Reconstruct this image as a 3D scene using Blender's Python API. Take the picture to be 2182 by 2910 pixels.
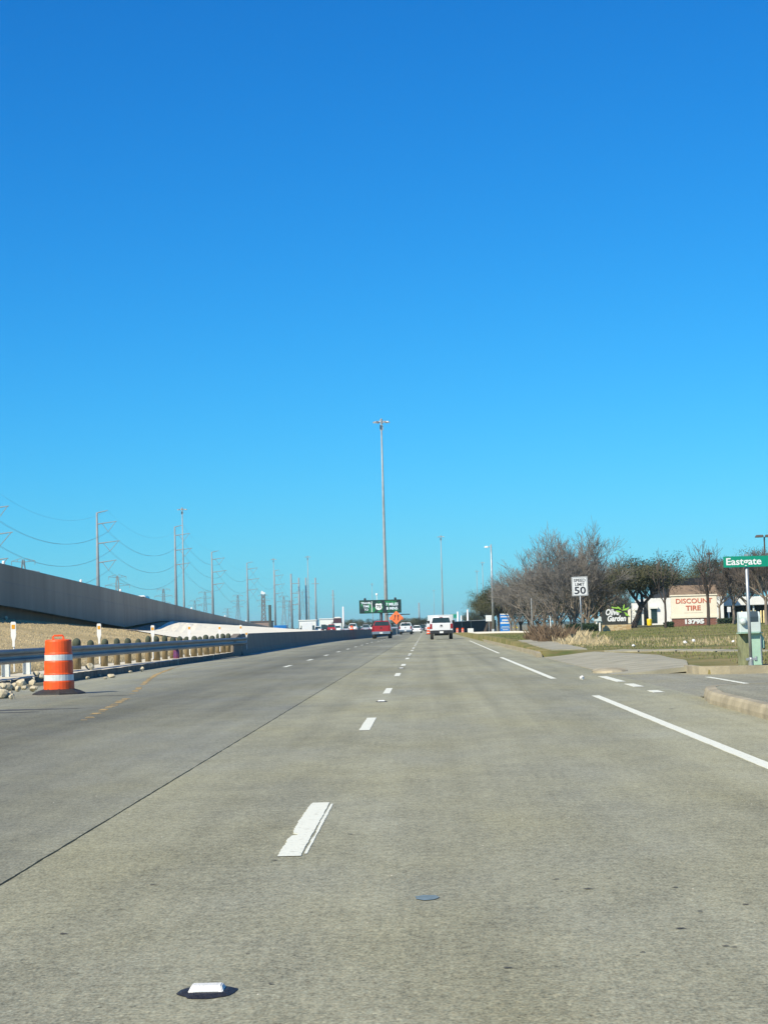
import bpy, bmesh, math, random
from mathutils import Vector, Matrix, noise
R = math.radians
scene = bpy.context.scene
col = scene.collection
for o in list(bpy.data.objects):
    bpy.data.objects.remove(o)

# ------------------------------------------------------------------ camera
FOC, CAMH, PITCH, YAW, ROLL = 5698.9, 1.124, 0.05774, 0.019507, 0.026592     # focal length in photo pixels
PW, PH = 2182.0, 2910.0
_fw = Vector((-math.sin(YAW)*math.cos(PITCH), math.cos(YAW)*math.cos(PITCH), math.sin(PITCH)))
_r0 = Vector((math.cos(YAW), math.sin(YAW), 0)); _u0 = _r0.cross(_fw)
_r = _r0*math.cos(ROLL) - _u0*math.sin(ROLL); _u = _u0*math.cos(ROLL) + _r0*math.sin(ROLL)
cam_d = bpy.data.cameras.new('camera'); cam = bpy.data.objects.new('camera', cam_d); col.objects.link(cam)
cam_d.sensor_fit = 'VERTICAL'; cam_d.sensor_height = 36.0; cam_d.lens = FOC/PH*36.0
cam_d.clip_start = 0.1; cam_d.clip_end = 20000
m = Matrix((_r, _u, -_fw)).transposed().to_4x4(); m.translation = (0, 0, CAMH)
cam.matrix_world = m
scene.camera = cam

# ------------------------------------------------------------------ sky and sun
SUN_EL, SUN_AZ = 42.0, 222.0          # azimuth clockwise from +Y: behind the viewer and to the left
world = bpy.data.worlds.new('World'); scene.world = world; world.use_nodes = True
nt = world.node_tree; bg = nt.nodes['Background']
sk = nt.nodes.new('ShaderNodeTexSky'); sk.sky_type = 'NISHITA'; sk.sun_disc = False
sk.sun_elevation = R(SUN_EL); sk.sun_rotation = R(SUN_AZ)
sk.air_density = 1.0; sk.dust_density = 0.2; sk.ozone_density = 1.5; sk.altitude = 150
sep = nt.nodes.new('ShaderNodeSeparateColor'); comb = nt.nodes.new('ShaderNodeCombineColor')
nt.links.new(sk.outputs[0], sep.inputs[0])
for i, (gain, power) in enumerate(((0.235, 1.95), (0.685, 1.16), (1.07, 0.95))):   # the clear winter sky is deeper blue than the stock one
    a = nt.nodes.new('ShaderNodeMath'); a.operation = 'MULTIPLY'; a.inputs[1].default_value = 0.1
    b = nt.nodes.new('ShaderNodeMath'); b.operation = 'POWER'; b.inputs[1].default_value = power
    c = nt.nodes.new('ShaderNodeMath'); c.operation = 'MULTIPLY'; c.inputs[1].default_value = gain*10
    nt.links.new(sep.outputs[i], a.inputs[0]); nt.links.new(a.outputs[0], b.inputs[0])
    nt.links.new(b.outputs[0], c.inputs[0]); nt.links.new(c.outputs[0], comb.inputs[i])
nt.links.new(comb.outputs[0], bg.inputs[0]); bg.inputs[1].default_value = 0.1
sun_d = bpy.data.lights.new('sun', 'SUN'); sun_d.energy = 4.8; sun_d.angle = R(0.5); sun_d.color = (1.0, 0.91, 0.73)
sun = bpy.data.objects.new('sun', sun_d); col.objects.link(sun)
sdir = Vector((math.sin(R(SUN_AZ))*math.cos(R(SUN_EL)), math.cos(R(SUN_AZ))*math.cos(R(SUN_EL)), math.sin(R(SUN_EL))))
sun.rotation_euler = sdir.to_track_quat('Z', 'Y').to_euler(); sun.location = sdir*50
vs = scene.view_settings; vs.view_transform = 'Standard'; vs.look = 'None'; vs.gamma = 1.0; vs.exposure = 0.35
vs.use_curve_mapping = False

# ------------------------------------------------------------------ pixel helpers (photo pixels give directions only)
def ray(px, py): return _fw + _r*((px-PW/2)/FOC) - _u*((py-PH/2)/FOC)
def G(px, py, z=0.0):
    d = ray(px, py); t = (z-CAMH)/d.z; return Vector((d.x*t, d.y*t, z))
def D(px, py, Y):
    d = ray(px, py); t = Y/d.y; return Vector((d.x*t, Y, CAMH+d.z*t))
def XP(px, py, X):
    d = ray(px, py); t = X/d.x; return Vector((X, d.y*t, CAMH+d.z*t))
def HOR(px):
    return 1781.35 + (px-1211.1)*math.tan(-ROLL)
def lerp(a, b, t): return a+(b-a)*t
def sstep(a, b, x):
    t = min(1, max(0, (x-a)/(b-a))); return t*t*(3-2*t)
def pw(pts, x):
    if x <= pts[0][0]: return pts[0][1]
    for (a, b), (c, d) in zip(pts, pts[1:]):
        if x <= c: return b+(d-b)*(x-a)/(c-a)
    return pts[-1][1]

# ------------------------------------------------------------------ materials
MATS = {}
def mat(name, colr, rough=0.7, metal=0.0, var=0.15, vscale=3.0, bump=0.0, bscale=40.0, stretch=(1, 1, 1), col2=None, spec=0.5, alpha=None, detail=4.0):
    if name in MATS: return MATS[name]
    m = bpy.data.materials.new(name); m.use_nodes = True; n = m.node_tree; N = n.nodes; L = n.links
    p = N['Principled BSDF']; p.inputs['Roughness'].default_value = rough; p.inputs['Metallic'].default_value = metal
    p.inputs['Specular IOR Level'].default_value = spec
    tc = N.new('ShaderNodeTexCoord'); mp = N.new('ShaderNodeMapping'); mp.inputs['Scale'].default_value = stretch
    L.new(tc.outputs['Object'], mp.inputs['Vector'])
    nz = N.new('ShaderNodeTexNoise'); nz.inputs['Scale'].default_value = vscale; nz.inputs['Detail'].default_value = detail
    L.new(mp.outputs[0], nz.inputs['Vector'])
    rp = N.new('ShaderNodeValToRGB'); rp.color_ramp.elements[0].position = 0.3; rp.color_ramp.elements[1].position = 0.7
    c2 = col2 if col2 else tuple(min(1, c*(1+var)) for c in colr)
    c1 = colr if col2 else tuple(c*(1-var) for c in colr)
    rp.color_ramp.elements[0].color = (*c1, 1); rp.color_ramp.elements[1].color = (*c2, 1)
    L.new(nz.outputs['Fac'], rp.inputs[0]); L.new(rp.outputs[0], p.inputs['Base Color'])
    if bump:
        nb = N.new('ShaderNodeTexNoise'); nb.inputs['Scale'].default_value = bscale; nb.inputs['Detail'].default_value = 3
        L.new(mp.outputs[0], nb.inputs['Vector'])
        bp = N.new('ShaderNodeBump'); bp.inputs['Strength'].default_value = bump; bp.inputs['Distance'].default_value = 0.02
        L.new(nb.outputs['Fac'], bp.inputs['Height']); L.new(bp.outputs[0], p.inputs['Normal'])
    MATS[name] = m
    return m

def concrete_road(name, base, dark_bands, speckle=0.30, tint=(1, 1, 1)):
    """Broom-tined concrete: fine speckle, drifting stains, darker wheel bands at given X."""
    m = bpy.data.materials.new(name); m.use_nodes = True; n = m.node_tree; N = n.nodes; L = n.links
    p = N['Principled BSDF']; p.inputs['Roughness'].default_value = 0.85; p.inputs['Specular IOR Level'].default_value = 0.25
    tc = N.new('ShaderNodeTexCoord')
    def math_(op, a, b=None, clamp=False):
        q = N.new('ShaderNodeMath'); q.operation = op; q.use_clamp = clamp
        for k, v in enumerate((a, b)):
            if v is None: continue
            if isinstance(v, (int, float)): q.inputs[k].default_value = v
            else: L.new(v, q.inputs[k])
        return q.outputs[0]
    def noise_(scale, detail=3, stretch=(1, 1, 1), rough=0.55):
        mp = N.new('ShaderNodeMapping'); mp.inputs['Scale'].default_value = stretch; L.new(tc.outputs['Object'], mp.inputs[0])
        q = N.new('ShaderNodeTexNoise'); q.inputs['Scale'].default_value = scale; q.inputs['Detail'].default_value = detail
        q.inputs['Roughness'].default_value = rough; L.new(mp.outputs[0], q.inputs['Vector']); return q.outputs['Fac']
    fine = noise_(85, 2, (1, 0.55, 1)); mid = noise_(26, 4, (1, .5, 1), 0.7); big = noise_(0.55, 5, (1.0, .28, 1)); huge = noise_(0.11, 3, (1.6, .5, 1)); streak = noise_(1.0, 4, (3.0, 0.05, 1))
    patch = noise_(3.2, 5, (1, .5, 1), 0.65)
    tine = noise_(14, 2, (0.12, 5.0, 1))
    v = math_('MULTIPLY', math_('SUBTRACT', fine, 0.5), speckle*5.2)
    v = math_('ADD', v, math_('MULTIPLY', math_('SUBTRACT', mid, 0.5), speckle*4.6))
    v = math_('ADD', v, math_('MULTIPLY', math_('SUBTRACT', big, 0.5), 0.66))
    v = math_('ADD', v, math_('MULTIPLY', math_('SUBTRACT', huge, 0.5), 0.80))
    v = math_('ADD', v, math_('MULTIPLY', math_('SUBTRACT', streak, 0.5), 0.50))
    v = math_('ADD', v, math_('MULTIPLY', math_('SUBTRACT', patch, 0.5), 0.55))
    v = math_('ADD', v, math_('MULTIPLY', math_('SUBTRACT', tine, 0.5), 0.34))
    v = math_('ADD', v, 1.0)
    sx = N.new('ShaderNodeSeparateXYZ'); L.new(tc.outputs['Object'], sx.inputs[0])
    wob = math_('ADD', sx.outputs[0], math_('MULTIPLY', math_('SUBTRACT', big, 0.5), 0.7))
    for cx, half, depth in dark_bands:
        d = math_('ABSOLUTE', math_('SUBTRACT', wob, cx))
        k = math_('SUBTRACT', 1.0, math_('DIVIDE', d, half), True)
        k = math_('MULTIPLY', math_('MULTIPLY', k, k), depth)
        v = math_('MULTIPLY', v, math_('SUBTRACT', 1.0, k))
    # pale grit and dark chips
    vor = N.new('ShaderNodeTexVoronoi'); vor.inputs['Scale'].default_value = 28
    mp = N.new('ShaderNodeMapping'); mp.inputs['Scale'].default_value = (1, 0.6, 1); L.new(tc.outputs['Object'], mp.inputs[0]); L.new(mp.outputs[0], vor.inputs['Vector'])
    scol = N.new('ShaderNodeSeparateColor'); L.new(vor.outputs['Color'], scol.inputs[0])
    dot = math_('LESS_THAN', vor.outputs['Distance'], 0.2)
    v = math_('ADD', v, math_('MULTIPLY', math_('MULTIPLY', dot, math_('GREATER_THAN', scol.outputs[0], 0.86)), 0.30))
    v = math_('SUBTRACT', v, math_('MULTIPLY', math_('MULTIPLY', dot, math_('GREATER_THAN', scol.outputs[1], 0.93)), 0.30))
    cm = N.new('ShaderNodeCombineColor')
    warm = math_('SUBTRACT', noise_(0.7, 4, (1, .35, 1)), 0.5)
    grain = math_('SUBTRACT', noise_(48, 1, (1, .6, 1)), 0.5)
    for k in range(3):
        f = math_('ADD', 1.0, math_('MULTIPLY', warm, (0.20, 0.10, -0.34)[k]))
        f = math_('ADD', f, math_('MULTIPLY', grain, (0.16, -0.02, -0.18)[k]))
        L.new(math_('MULTIPLY', math_('MULTIPLY', v, f), base[k]*tint[k]), cm.inputs[k])
    L.new(cm.outputs[0], p.inputs['Base Color'])
    bp = N.new('ShaderNodeBump'); bp.inputs['Strength'].default_value = 0.35; bp.inputs['Distance'].default_value = 0.006
    L.new(math_('ADD', mid, tine), bp.inputs['Height']); L.new(bp.outputs[0], p.inputs['Normal'])
    MATS[name] = m
    return m

ROADC = (0.296, 0.290, 0.198)
M_ROAD_R = concrete_road('road_concrete', ROADC, [(-1.35, 0.6, 0.08), (0.2, .6, 0.12), (0.95, .5, .08), (1.8, .65, 0.15), (3.4, .5, -.10)])
M_ROAD_L = concrete_road('road_concrete_left', (0.243, 0.243, 0.180), [(-2.9, .9, .10), (-4.7, 2.9, 0.36), (-6.0, .9, .08), (-8.4, 1.6, -.22)])
M_CONC = mat('weathered_concrete', (0.335, 0.315, 0.225), 0.9, var=0.22, vscale=1.3, bump=0.3, bscale=30, detail=8)
M_KERB = mat('kerb_concrete', (0.36, 0.315, 0.21), 0.9, var=0.28, vscale=2.2, bump=0.4, bscale=25, detail=8)
M_NEWC = mat('new_concrete', (0.84, 0.79, 0.62), 0.9, var=0.05, vscale=0.5, bump=0.1, bscale=15)
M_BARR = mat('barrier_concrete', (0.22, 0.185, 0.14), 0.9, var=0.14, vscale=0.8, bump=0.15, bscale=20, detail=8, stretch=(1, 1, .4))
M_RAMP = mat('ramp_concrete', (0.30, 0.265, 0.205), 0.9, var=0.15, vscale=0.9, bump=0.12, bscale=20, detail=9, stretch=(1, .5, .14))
M_PAINT = mat('white_road_paint', (0.50, 0.50, 0.40), 0.7, vscale=22, bump=0.2, bscale=60, col2=(0.76, 0.77, 0.64), detail=6)
for _n in M_PAINT.node_tree.nodes:
    if _n.type == 'VALTORGB': _n.color_ramp.elements[0].position = .27; _n.color_ramp.elements[1].position = .43
M_YPAINT = mat('worn_yellow_paint', (0.48, 0.31, 0.09), 0.8, var=0.2, vscale=5, col2=(0.36, 0.28, 0.14))
M_TAR = mat('bitumen', (0.018, 0.018, 0.02), 0.6, var=0.4, vscale=25, bump=0.6, bscale=50)
M_STAIN = mat('dark_sealant', (0.075, 0.075, 0.07), 0.8, var=0.3, vscale=6)
M_GALV = mat('galvanised_steel', (0.42, 0.45, 0.45), 0.5, 0.55, var=0.18, vscale=4, detail=6)
M_RAIL = mat('rail_steel', (0.20, 0.19, 0.17), 0.5, 0.35, var=0.2, vscale=2.5, detail=7, stretch=(1, .3, 1))
M_POLE = mat('weathered_pole_steel', (0.36, 0.37, 0.36), 0.6, 0.3, var=0.15, vscale=1.2)
M_FARPOLE = mat('line_pole_steel', (0.28, 0.295, 0.30), 0.7, 0.2, var=0.12, vscale=.4)
M_WIRE = mat('conductor', (0.24, 0.26, 0.28), 0.6, 0.3, var=0.05)
M_WOOD = mat('treated_timber', (0.25, 0.19, 0.10), 0.9, var=0.3, vscale=3, stretch=(6, 6, .8), bump=0.3)
M_CAP = mat('green_timber_cap', (0.06, 0.075, 0.05), 0.9, var=0.3, vscale=6)
M_ORANGE = mat('orange_plastic', (0.82, 0.090, 0.013), 0.5, var=0.12, vscale=7, bump=.15, bscale=12, detail=8, col2=(0.92, 0.115, 0.016))
M_SHEET = mat('white_reflective_sheeting', (0.56, 0.60, 0.58), 0.45, vscale=11, detail=8, col2=(0.72, 0.76, 0.74))
M_RUBBER = mat('black_rubber', (0.028, 0.027, 0.026), 0.75, var=0.3, vscale=6)
M_WHITE = mat('white_plastic', (0.80, 0.80, 0.76), 0.5, var=0.04)
M_AMBER = mat('amber_reflector', (0.80, 0.38, 0.03), 0.35, var=0.1)
M_ROCK = mat('broken_concrete', (0.52, 0.46, 0.32), 0.95, var=0.3, vscale=5, bump=0.7, bscale=18)
M_SIGNW = mat('sign_white', (0.78, 0.80, 0.78), 0.5, var=0.03)
M_SIGNK = mat('sign_black', (0.02, 0.022, 0.03), 0.5, var=0.1)
M_SIGNG = mat('street_sign_green', (0.0, 0.27, 0.165), 0.45, var=0.04)
M_DMSG = mat('guide_sign_green', (0.004, 0.018, 0.02), 0.5, vscale=.9, col2=(0.012, 0.19, 0.06), detail=2)
for _n in M_DMSG.node_tree.nodes:
    if _n.type == 'VALTORGB': _n.color_ramp.elements[0].position = .47; _n.color_ramp.elements[1].position = .60
M_DMSK = mat('guide_sign_frame', (0.01, 0.035, 0.02), 0.5, var=0.3)
M_WORK = mat('road_work_orange', (0.95, 0.20, 0.05), 0.5, var=0.06)
M_CABG = mat('pale_green_enclosure', (0.40, 0.60, 0.46), 0.5, var=0.08, vscale=5)
M_CABL = mat('pale_grey_enclosure', (0.55, 0.63, 0.60), 0.45, var=0.06, vscale=5)
M_MOSS = mat('mossy_board', (0.23, 0.24, 0.13), 0.95, var=0.45, vscale=7, stretch=(2, 2, .6))
M_GLASS = mat('dark_tinted_glass', (0.025, 0.045, 0.045), 0.08, var=0.2, vscale=1.5)
M_CARW = mat('white_car_paint', (0.78, 0.79, 0.78), 0.25, var=0.02)
M_CARR = mat('red_car_paint', (0.36, 0.022, 0.03), 0.22, var=0.05)
M_CARS = mat('silver_car_paint', (0.42, 0.44, 0.46), 0.25, 0.4, var=0.04)
M_CARK = mat('black_car_paint', (0.03, 0.032, 0.035), 0.2, var=0.1)
M_CARB = mat('blue_truck_paint', (0.01, 0.16, 0.48), 0.35, var=0.05)
M_CHROME = mat('chrome_bumper', (0.5, 0.5, 0.52), 0.25, 0.8, var=0.05)
M_TAIL = mat('red_lamp_lens', (0.30, 0.008, 0.01), 0.2, var=0.1)
M_BLACKP = mat('black_plastic', (0.022, 0.024, 0.026), 0.6, var=0.2)
M_CREAM = mat('cream_stucco', (0.84, 0.77, 0.61), 0.9, var=0.05, vscale=2)
M_WSTUC = mat('white_stucco', (0.80, 0.80, 0.75), 0.9, var=0.05, vscale=2)
M_BRICK = mat('red_brown_brick', (0.25, 0.115, 0.085), 0.9, var=0.25, vscale=6)
M_SRED = mat('red_letter_paint', (0.58, 0.13, 0.065), 0.5, var=0.06)
M_DKSIGN = mat('dark_bronze_panel', (0.032, 0.036, 0.03), 0.6, var=0.2)
M_LEAFG = mat('lime_leaf_metal', (0.30, 0.56, 0.07), 0.5, var=0.25, vscale=4)
M_STONE = mat('tan_ledge_stone', (0.50, 0.36, 0.18), 0.9, var=0.25, vscale=5, bump=0.4)
M_STONE2 = mat('pale_ledge_stone', (0.58, 0.47, 0.28), 0.9, var=0.2, vscale=5, bump=0.4)
M_BLUES = mat('blue_sign_panel', (0.01, 0.20, 0.62), 0.45, var=0.06)
M_ROOFB = mat('brown_roof_tiles', (0.22, 0.155, 0.10), 0.9, var=0.2, vscale=3)
M_ROOFK = mat('dark_roof_screen', (0.010, 0.012, 0.015), 0.8, var=0.25)
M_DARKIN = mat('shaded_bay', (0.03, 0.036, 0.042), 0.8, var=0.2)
M_BRONZE = mat('bronze_lamp_paint', (0.10, 0.08, 0.065), 0.55, var=0.1)
M_YEL = mat('yellow_plastic', (0.85, 0.62, 0.02), 0.5, var=0.05)
M_YBOL = mat('cream_yellow_bollard', (0.80, 0.66, 0.32), 0.6, var=0.1)
M_BARK = mat('grey_bark', (0.20, 0.165, 0.125), 0.95, var=0.3, vscale=4, bump=0.4, stretch=(3, 3, .6))
M_BARKD = mat('dark_bark', (0.065, 0.05, 0.04), 0.95, var=0.3, vscale=4, bump=0.4, stretch=(3, 3, .6))
M_TWIG = mat('winter_twigs', (0.175, 0.16, 0.138), 0.95, var=0.3, vscale=.8)
M_TWIGD = mat('brown_winter_twigs', (0.11, 0.09, 0.075), 0.95, var=0.3, vscale=.8)
M_LEAF = mat('evergreen_leaves', (0.05, 0.06, 0.022), 0.8, var=0.4, vscale=1.2, col2=(0.115, 0.105, 0.045))
M_HEDGE = mat('hedge_leaves', (0.02, 0.045, 0.014), 0.8, var=0.4, vscale=1.5)
M_DRYB = mat('dry_grass_blades', (0.46, 0.37, 0.20), 0.9, var=0.2, vscale=.5, col2=(0.60, 0.50, 0.31))
M_GRNB = mat('green_grass_blades', (0.10, 0.14, 0.035), 0.9, var=0.2, vscale=.35, col2=(0.24, 0.23, 0.085))
M_BRUSH = mat('dead_brush_stems', (0.15, 0.105, 0.065), 0.95, var=0.3, vscale=.8)
M_SCREEN = mat('dark_fence_screen', (0.028, 0.035, 0.042), 0.9, var=0.2, vscale=1)
M_LATT = mat('lattice_steel', (0.27, 0.27, 0.26), 0.7, 0.2, var=0.1)
M_MAROON = mat('maroon_sign', (0.07, 0.02, 0.025), 0.5, var=0.1)

def ground_mat(name, c1, c2, c3, scale):
    m = bpy.data.materials.new(name); m.use_nodes = True; n = m.node_tree; N = n.nodes; L = n.links
    p = N['Principled BSDF']; p.inputs['Roughness'].default_value = 0.95; p.inputs['Specular IOR Level'].default_value = 0.1
    tc = N.new('ShaderNodeTexCoord')
    a = N.new('ShaderNodeTexNoise'); a.inputs['Scale'].default_value = scale; a.inputs['Detail'].default_value = 6
    b = N.new('ShaderNodeTexNoise'); b.inputs['Scale'].default_value = scale*14; b.inputs['Detail'].default_value = 4
    L.new(tc.outputs['Object'], a.inputs['Vector']); L.new(tc.outputs['Object'], b.inputs['Vector'])
    r1 = N.new('ShaderNodeValToRGB'); r1.color_ramp.elements[0].position = .36; r1.color_ramp.elements[1].position = .64
    r1.color_ramp.elements[0].color = (*c1, 1); r1.color_ramp.elements[1].color = (*c2, 1)
    r2 = N.new('ShaderNodeValToRGB'); r2.color_ramp.elements[0].position = .45; r2.color_ramp.elements[1].position = .68
    r2.color_ramp.elements[0].color = (0, 0, 0, 1); r2.color_ramp.elements[1].color = (1, 1, 1, 1)
    mx = N.new('ShaderNodeMix'); mx.data_type = 'RGBA'; mx.inputs['B'].default_value = (*c3, 1)
    L.new(a.outputs['Fac'], r1.inputs[0]); L.new(b.outputs['Fac'], r2.inputs[0])
    L.new(r2.outputs[0], mx.inputs['Factor']); L.new(r1.outputs[0], mx.inputs['A']); L.new(mx.outputs['Result'], p.inputs['Base Color'])
    MATS[name] = m
    return m
M_GDRY = ground_mat('dry_bank_ground', (0.36, 0.29, 0.15), (0.50, 0.40, 0.22), (0.40, 0.32, 0.17), 0.25)
M_GLAWN = ground_mat('winter_lawn_ground', (0.10, 0.125, 0.035), (0.30, 0.24, 0.11), (0.17, 0.145, 0.055), 0.30)
M_GFAR = ground_mat('far_ground', (0.20, 0.19, 0.12), (0.30, 0.28, 0.22), (0.15, 0.16, 0.09), 0.02)

# ------------------------------------------------------------------ mesh builder
class MB:
    def __init__(s): s.v = []; s.f = []
    def add(s, vs, fs):
        k = len(s.v); s.v.extend([tuple(v) for v in vs]); s.f.extend([tuple(i+k for i in f) for f in fs])
    def box(s, x0, x1, y0, y1, z0, z1):
        s.add([(x0,y0,z0),(x1,y0,z0),(x1,y1,z0),(x0,y1,z0),(x0,y0,z1),(x1,y0,z1),(x1,y1,z1),(x0,y1,z1)],
              [(0,3,2,1),(4,5,6,7),(0,1,5,4),(1,2,6,5),(2,3,7,6),(3,0,4,7)])
        return s
    def frustum(s, b, t, z0, z1):       # b, t = (x0,x1,y0,y1)
        s.add([(b[0],b[2],z0),(b[1],b[2],z0),(b[1],b[3],z0),(b[0],b[3],z0),(t[0],t[2],z1),(t[1],t[2],z1),(t[1],t[3],z1),(t[0],t[3],z1)],
              [(0,3,2,1),(4,5,6,7),(0,1,5,4),(1,2,6,5),(2,3,7,6),(3,0,4,7)])
        return s
    def tube(s, pts, rad, n=8, cap=True):
        pts = [Vector(p) for p in pts]
        if not isinstance(rad, (list, tuple)): rad = [rad]*len(pts)
        rings = []; k0 = len(s.v)
        for i, p in enumerate(pts):
            t = (pts[min(i+1, len(pts)-1)]-pts[max(i-1, 0)])
            t = t.normalized() if t.length > 1e-9 else Vector((0, 0, 1))
            ref = Vector((0, 0, 1)) if abs(t.z) < 0.9 else Vector((0, 1, 0))
            a = t.cross(ref).normalized(); b = t.cross(a)
            for j in range(n):
                an = 2*math.pi*j/n; q = p+(a*math.cos(an)+b*math.sin(an))*rad[i]; s.v.append(tuple(q))
        for i in range(len(pts)-1):
            for j in range(n):
                a0 = k0+i*n+j; a1 = k0+i*n+(j+1) % n
                s.f.append((a0, a0+n, a1+n, a1))
        if cap:
            s.f.append(tuple(k0+j for j in range(n))); s.f.append(tuple(k0+(len(pts)-1)*n+j for j in reversed(range(n))))
        return s
    def lathe(s, prof, n=16, c=(0, 0, 0), axis='z'):
        k0 = len(s.v)
        for r, z in prof:
            for j in range(n):
                an = 2*math.pi*j/n
                p = (r*math.cos(an), r*math.sin(an), z) if axis == 'z' else (z, r*math.cos(an), r*math.sin(an))
                s.v.append((p[0]+c[0], p[1]+c[1], p[2]+c[2]))
        for i in range(len(prof)-1):
            for j in range(n):
                a0 = k0+i*n+j; a1 = k0+i*n+(j+1) % n; s.f.append((a0, a1, a1+n, a0+n))
        s.f.append(tuple(k0+j for j in reversed(range(n)))); s.f.append(tuple(k0+(len(prof)-1)*n+j for j in range(n)))
        return s
    def prism(s, poly, z0, z1):         # polygon in XY, counter-clockwise
        n = len(poly); k = len(s.v)
        s.v.extend([(x, y, z0) for x, y in poly]); s.v.extend([(x, y, z1) for x, y in poly])
        s.f.append(tuple(k+i for i in reversed(range(n)))); s.f.append(tuple(k+n+i for i in range(n)))
        for i in range(n): s.f.append((k+i, k+(i+1) % n, k+n+(i+1) % n, k+n+i))
        return s
    def prism_x(s, poly, x0, x1):       # polygon in (y, z)
        n = len(poly); k = len(s.v)
        s.v.extend([(x0, y, z) for y, z in poly]); s.v.extend([(x1, y, z) for y, z in poly])
        s.f.append(tuple(k+i for i in reversed(range(n)))); s.f.append(tuple(k+n+i for i in range(n)))
        for i in range(n): s.f.append((k+i, k+(i+1) % n, k+n+(i+1) % n, k+n+i))
        return s
    def prism_y(s, poly, y0, y1):       # polygon in (x, z)
        n = len(poly); k = len(s.v)
        s.v.extend([(x, y0, z) for x, z in poly]); s.v.extend([(x, y1, z) for x, z in poly])
        s.f.append(tuple(k+i for i in range(n))); s.f.append(tuple(k+n+i for i in reversed(range(n))))
        for i in range(n): s.f.append((k+i, k+n+i, k+n+(i+1) % n, k+(i+1) % n))
        return s
    def sweep(s, prof, path):           # prof [(dx,dz)], path [(x,y,z)] running along +Y
        n = len(prof); k = len(s.v)
        for x, y, z in path:
            for dx, dz in prof: s.v.append((x+dx, y, z+dz))
        for i in range(len(path)-1):
            for j in range(n-1):
                a = k+i*n+j; s.f.append((a, a+1, a+n+1, a+n))
        return s
    def build(s, name, material, parent=None, loc=None, smooth=False, bevel=0.0, rz=None):
        me = bpy.data.meshes.new(name); me.from_pydata(s.v, [], s.f); me.update()
        if bevel:
            bm = bmesh.new(); bm.from_mesh(me)
            bmesh.ops.bevel(bm, geom=[e for e in bm.edges if len(e.link_faces) == 2 and e.calc_face_angle(0) > 0.5], offset=bevel, segments=2, affect='EDGES', clamp_overlap=True)
            bm.to_mesh(me); bm.free()
        if smooth:
            me.shade_smooth()
        o = bpy.data.objects.new(name, me); col.objects.link(o)
        me.materials.append(material)
        if parent: o.parent = parent
        if loc is not None: o.location = loc
        if rz is not None: o.rotation_euler = (0, 0, rz)
        return o

def tag(o, label=None, cat=None, group=None, kind=None):
    if label: o['label'] = label
    if cat: o['category'] = cat
    if group: o['group'] = group
    if kind: o['kind'] = kind
    return o
def thing(name, label, cat, loc=(0, 0, 0), rz=0.0, group=None):
    o = bpy.data.objects.new(name, None); o.empty_display_size = 0.1; col.objects.link(o)
    o.location = loc; o.rotation_euler = (0, 0, rz); return tag(o, label, cat, group)
KIDS = {}
def children(o): return [c for c in bpy.data.objects if c.parent == o]
def copy_tree(o, loc=None, rz=None, label=None, group=None, scale=None, mats=None):
    def cp(src, parent):
        c = src.copy(); col.objects.link(c); c.parent = parent
        if mats and c.type == 'MESH' and c.data.materials and c.data.materials[0] and c.data.materials[0].name in mats:
            key = (c.data.name, mats[c.data.materials[0].name].name)
            if key not in KIDS:
                d = c.data.copy(); d.materials[0] = mats[c.data.materials[0].name]; KIDS[key] = d
            c.data = KIDS[key]
        for ch in children(src): cp(ch, c)
        return c
    c = cp(o, None)
    if loc is not None: c.location = loc
    if rz is not None: c.rotation_euler = (0, 0, rz)
    if label: c['label'] = label
    if group: c['group'] = group
    if scale: c.scale = scale if isinstance(scale, tuple) else (scale,)*3
    return c
FONT = {}
def text(parent, name, string, size, loc, material, depth=0.004, align='CENTER', shear=0.0, bold=0.0, width=None, rx=math.pi/2):
    cu = bpy.data.curves.new(name, 'FONT'); cu.body = string; cu.size = size; cu.extrude = depth; cu.align_x = align; cu.align_y = 'CENTER'
    cu.shear = shear; cu.offset = bold; cu.resolution_u = 3
    t = bpy.data.objects.new(name, cu); col.objects.link(t)
    me = bpy.data.meshes.new_from_object(t); bpy.data.objects.remove(t); bpy.data.curves.remove(cu)
    o = bpy.data.objects.new(name, me); col.objects.link(o); me.materials.clear(); me.materials.append(material)
    o.parent = parent; o.location = loc; o.rotation_euler = (rx, 0, 0)
    if width:
        xs = [v.co.x for v in me.vertices]; w = max(xs)-min(xs)
        if w > 0: o.scale = (width/w, 1, 1)
    return o

# ------------------------------------------------------------------ terrain
BANK_TOP = [(-60, 3.0), (0, 2.6), (113, 2.12), (150, 1.55), (160, 1.55), (179, 2.18), (257, 1.80), (350, 1.2), (450, .4), (600, 0.0)]
BARRIER = [(90, -8.85), (165, -9.0), (195, -8.7), (222, -7.5), (240, -6.7), (290, -5.6), (400, -5.4), (1200, -5.4)]
def left_z(x, y):
    top = pw(BANK_TOP, y)
    inner = -10.45 if y < 93 else pw(BARRIER, y)-0.75
    t = min(1, max(0, (inner-x)/(inner+23.0)))
    z = lerp(0.14, top, t) + 0.05*noise.noise(Vector((x*.3, y*.3, 0)))*min(1, max(0, t*4))
    if x < -36: z = lerp(top, 0.0, sstep(-36, -50, x))
    return z
def right_z(x, y):
    z = 0.13 + 0.27*sstep(58, 110, y) + 0.30*sstep(11, 21, x)*sstep(75, 145, y)
    z *= 1-0.7*sstep(200, 320, y)
    return z + 0.03*noise.noise(Vector((x*.4, y*.2, 5)))
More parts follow.
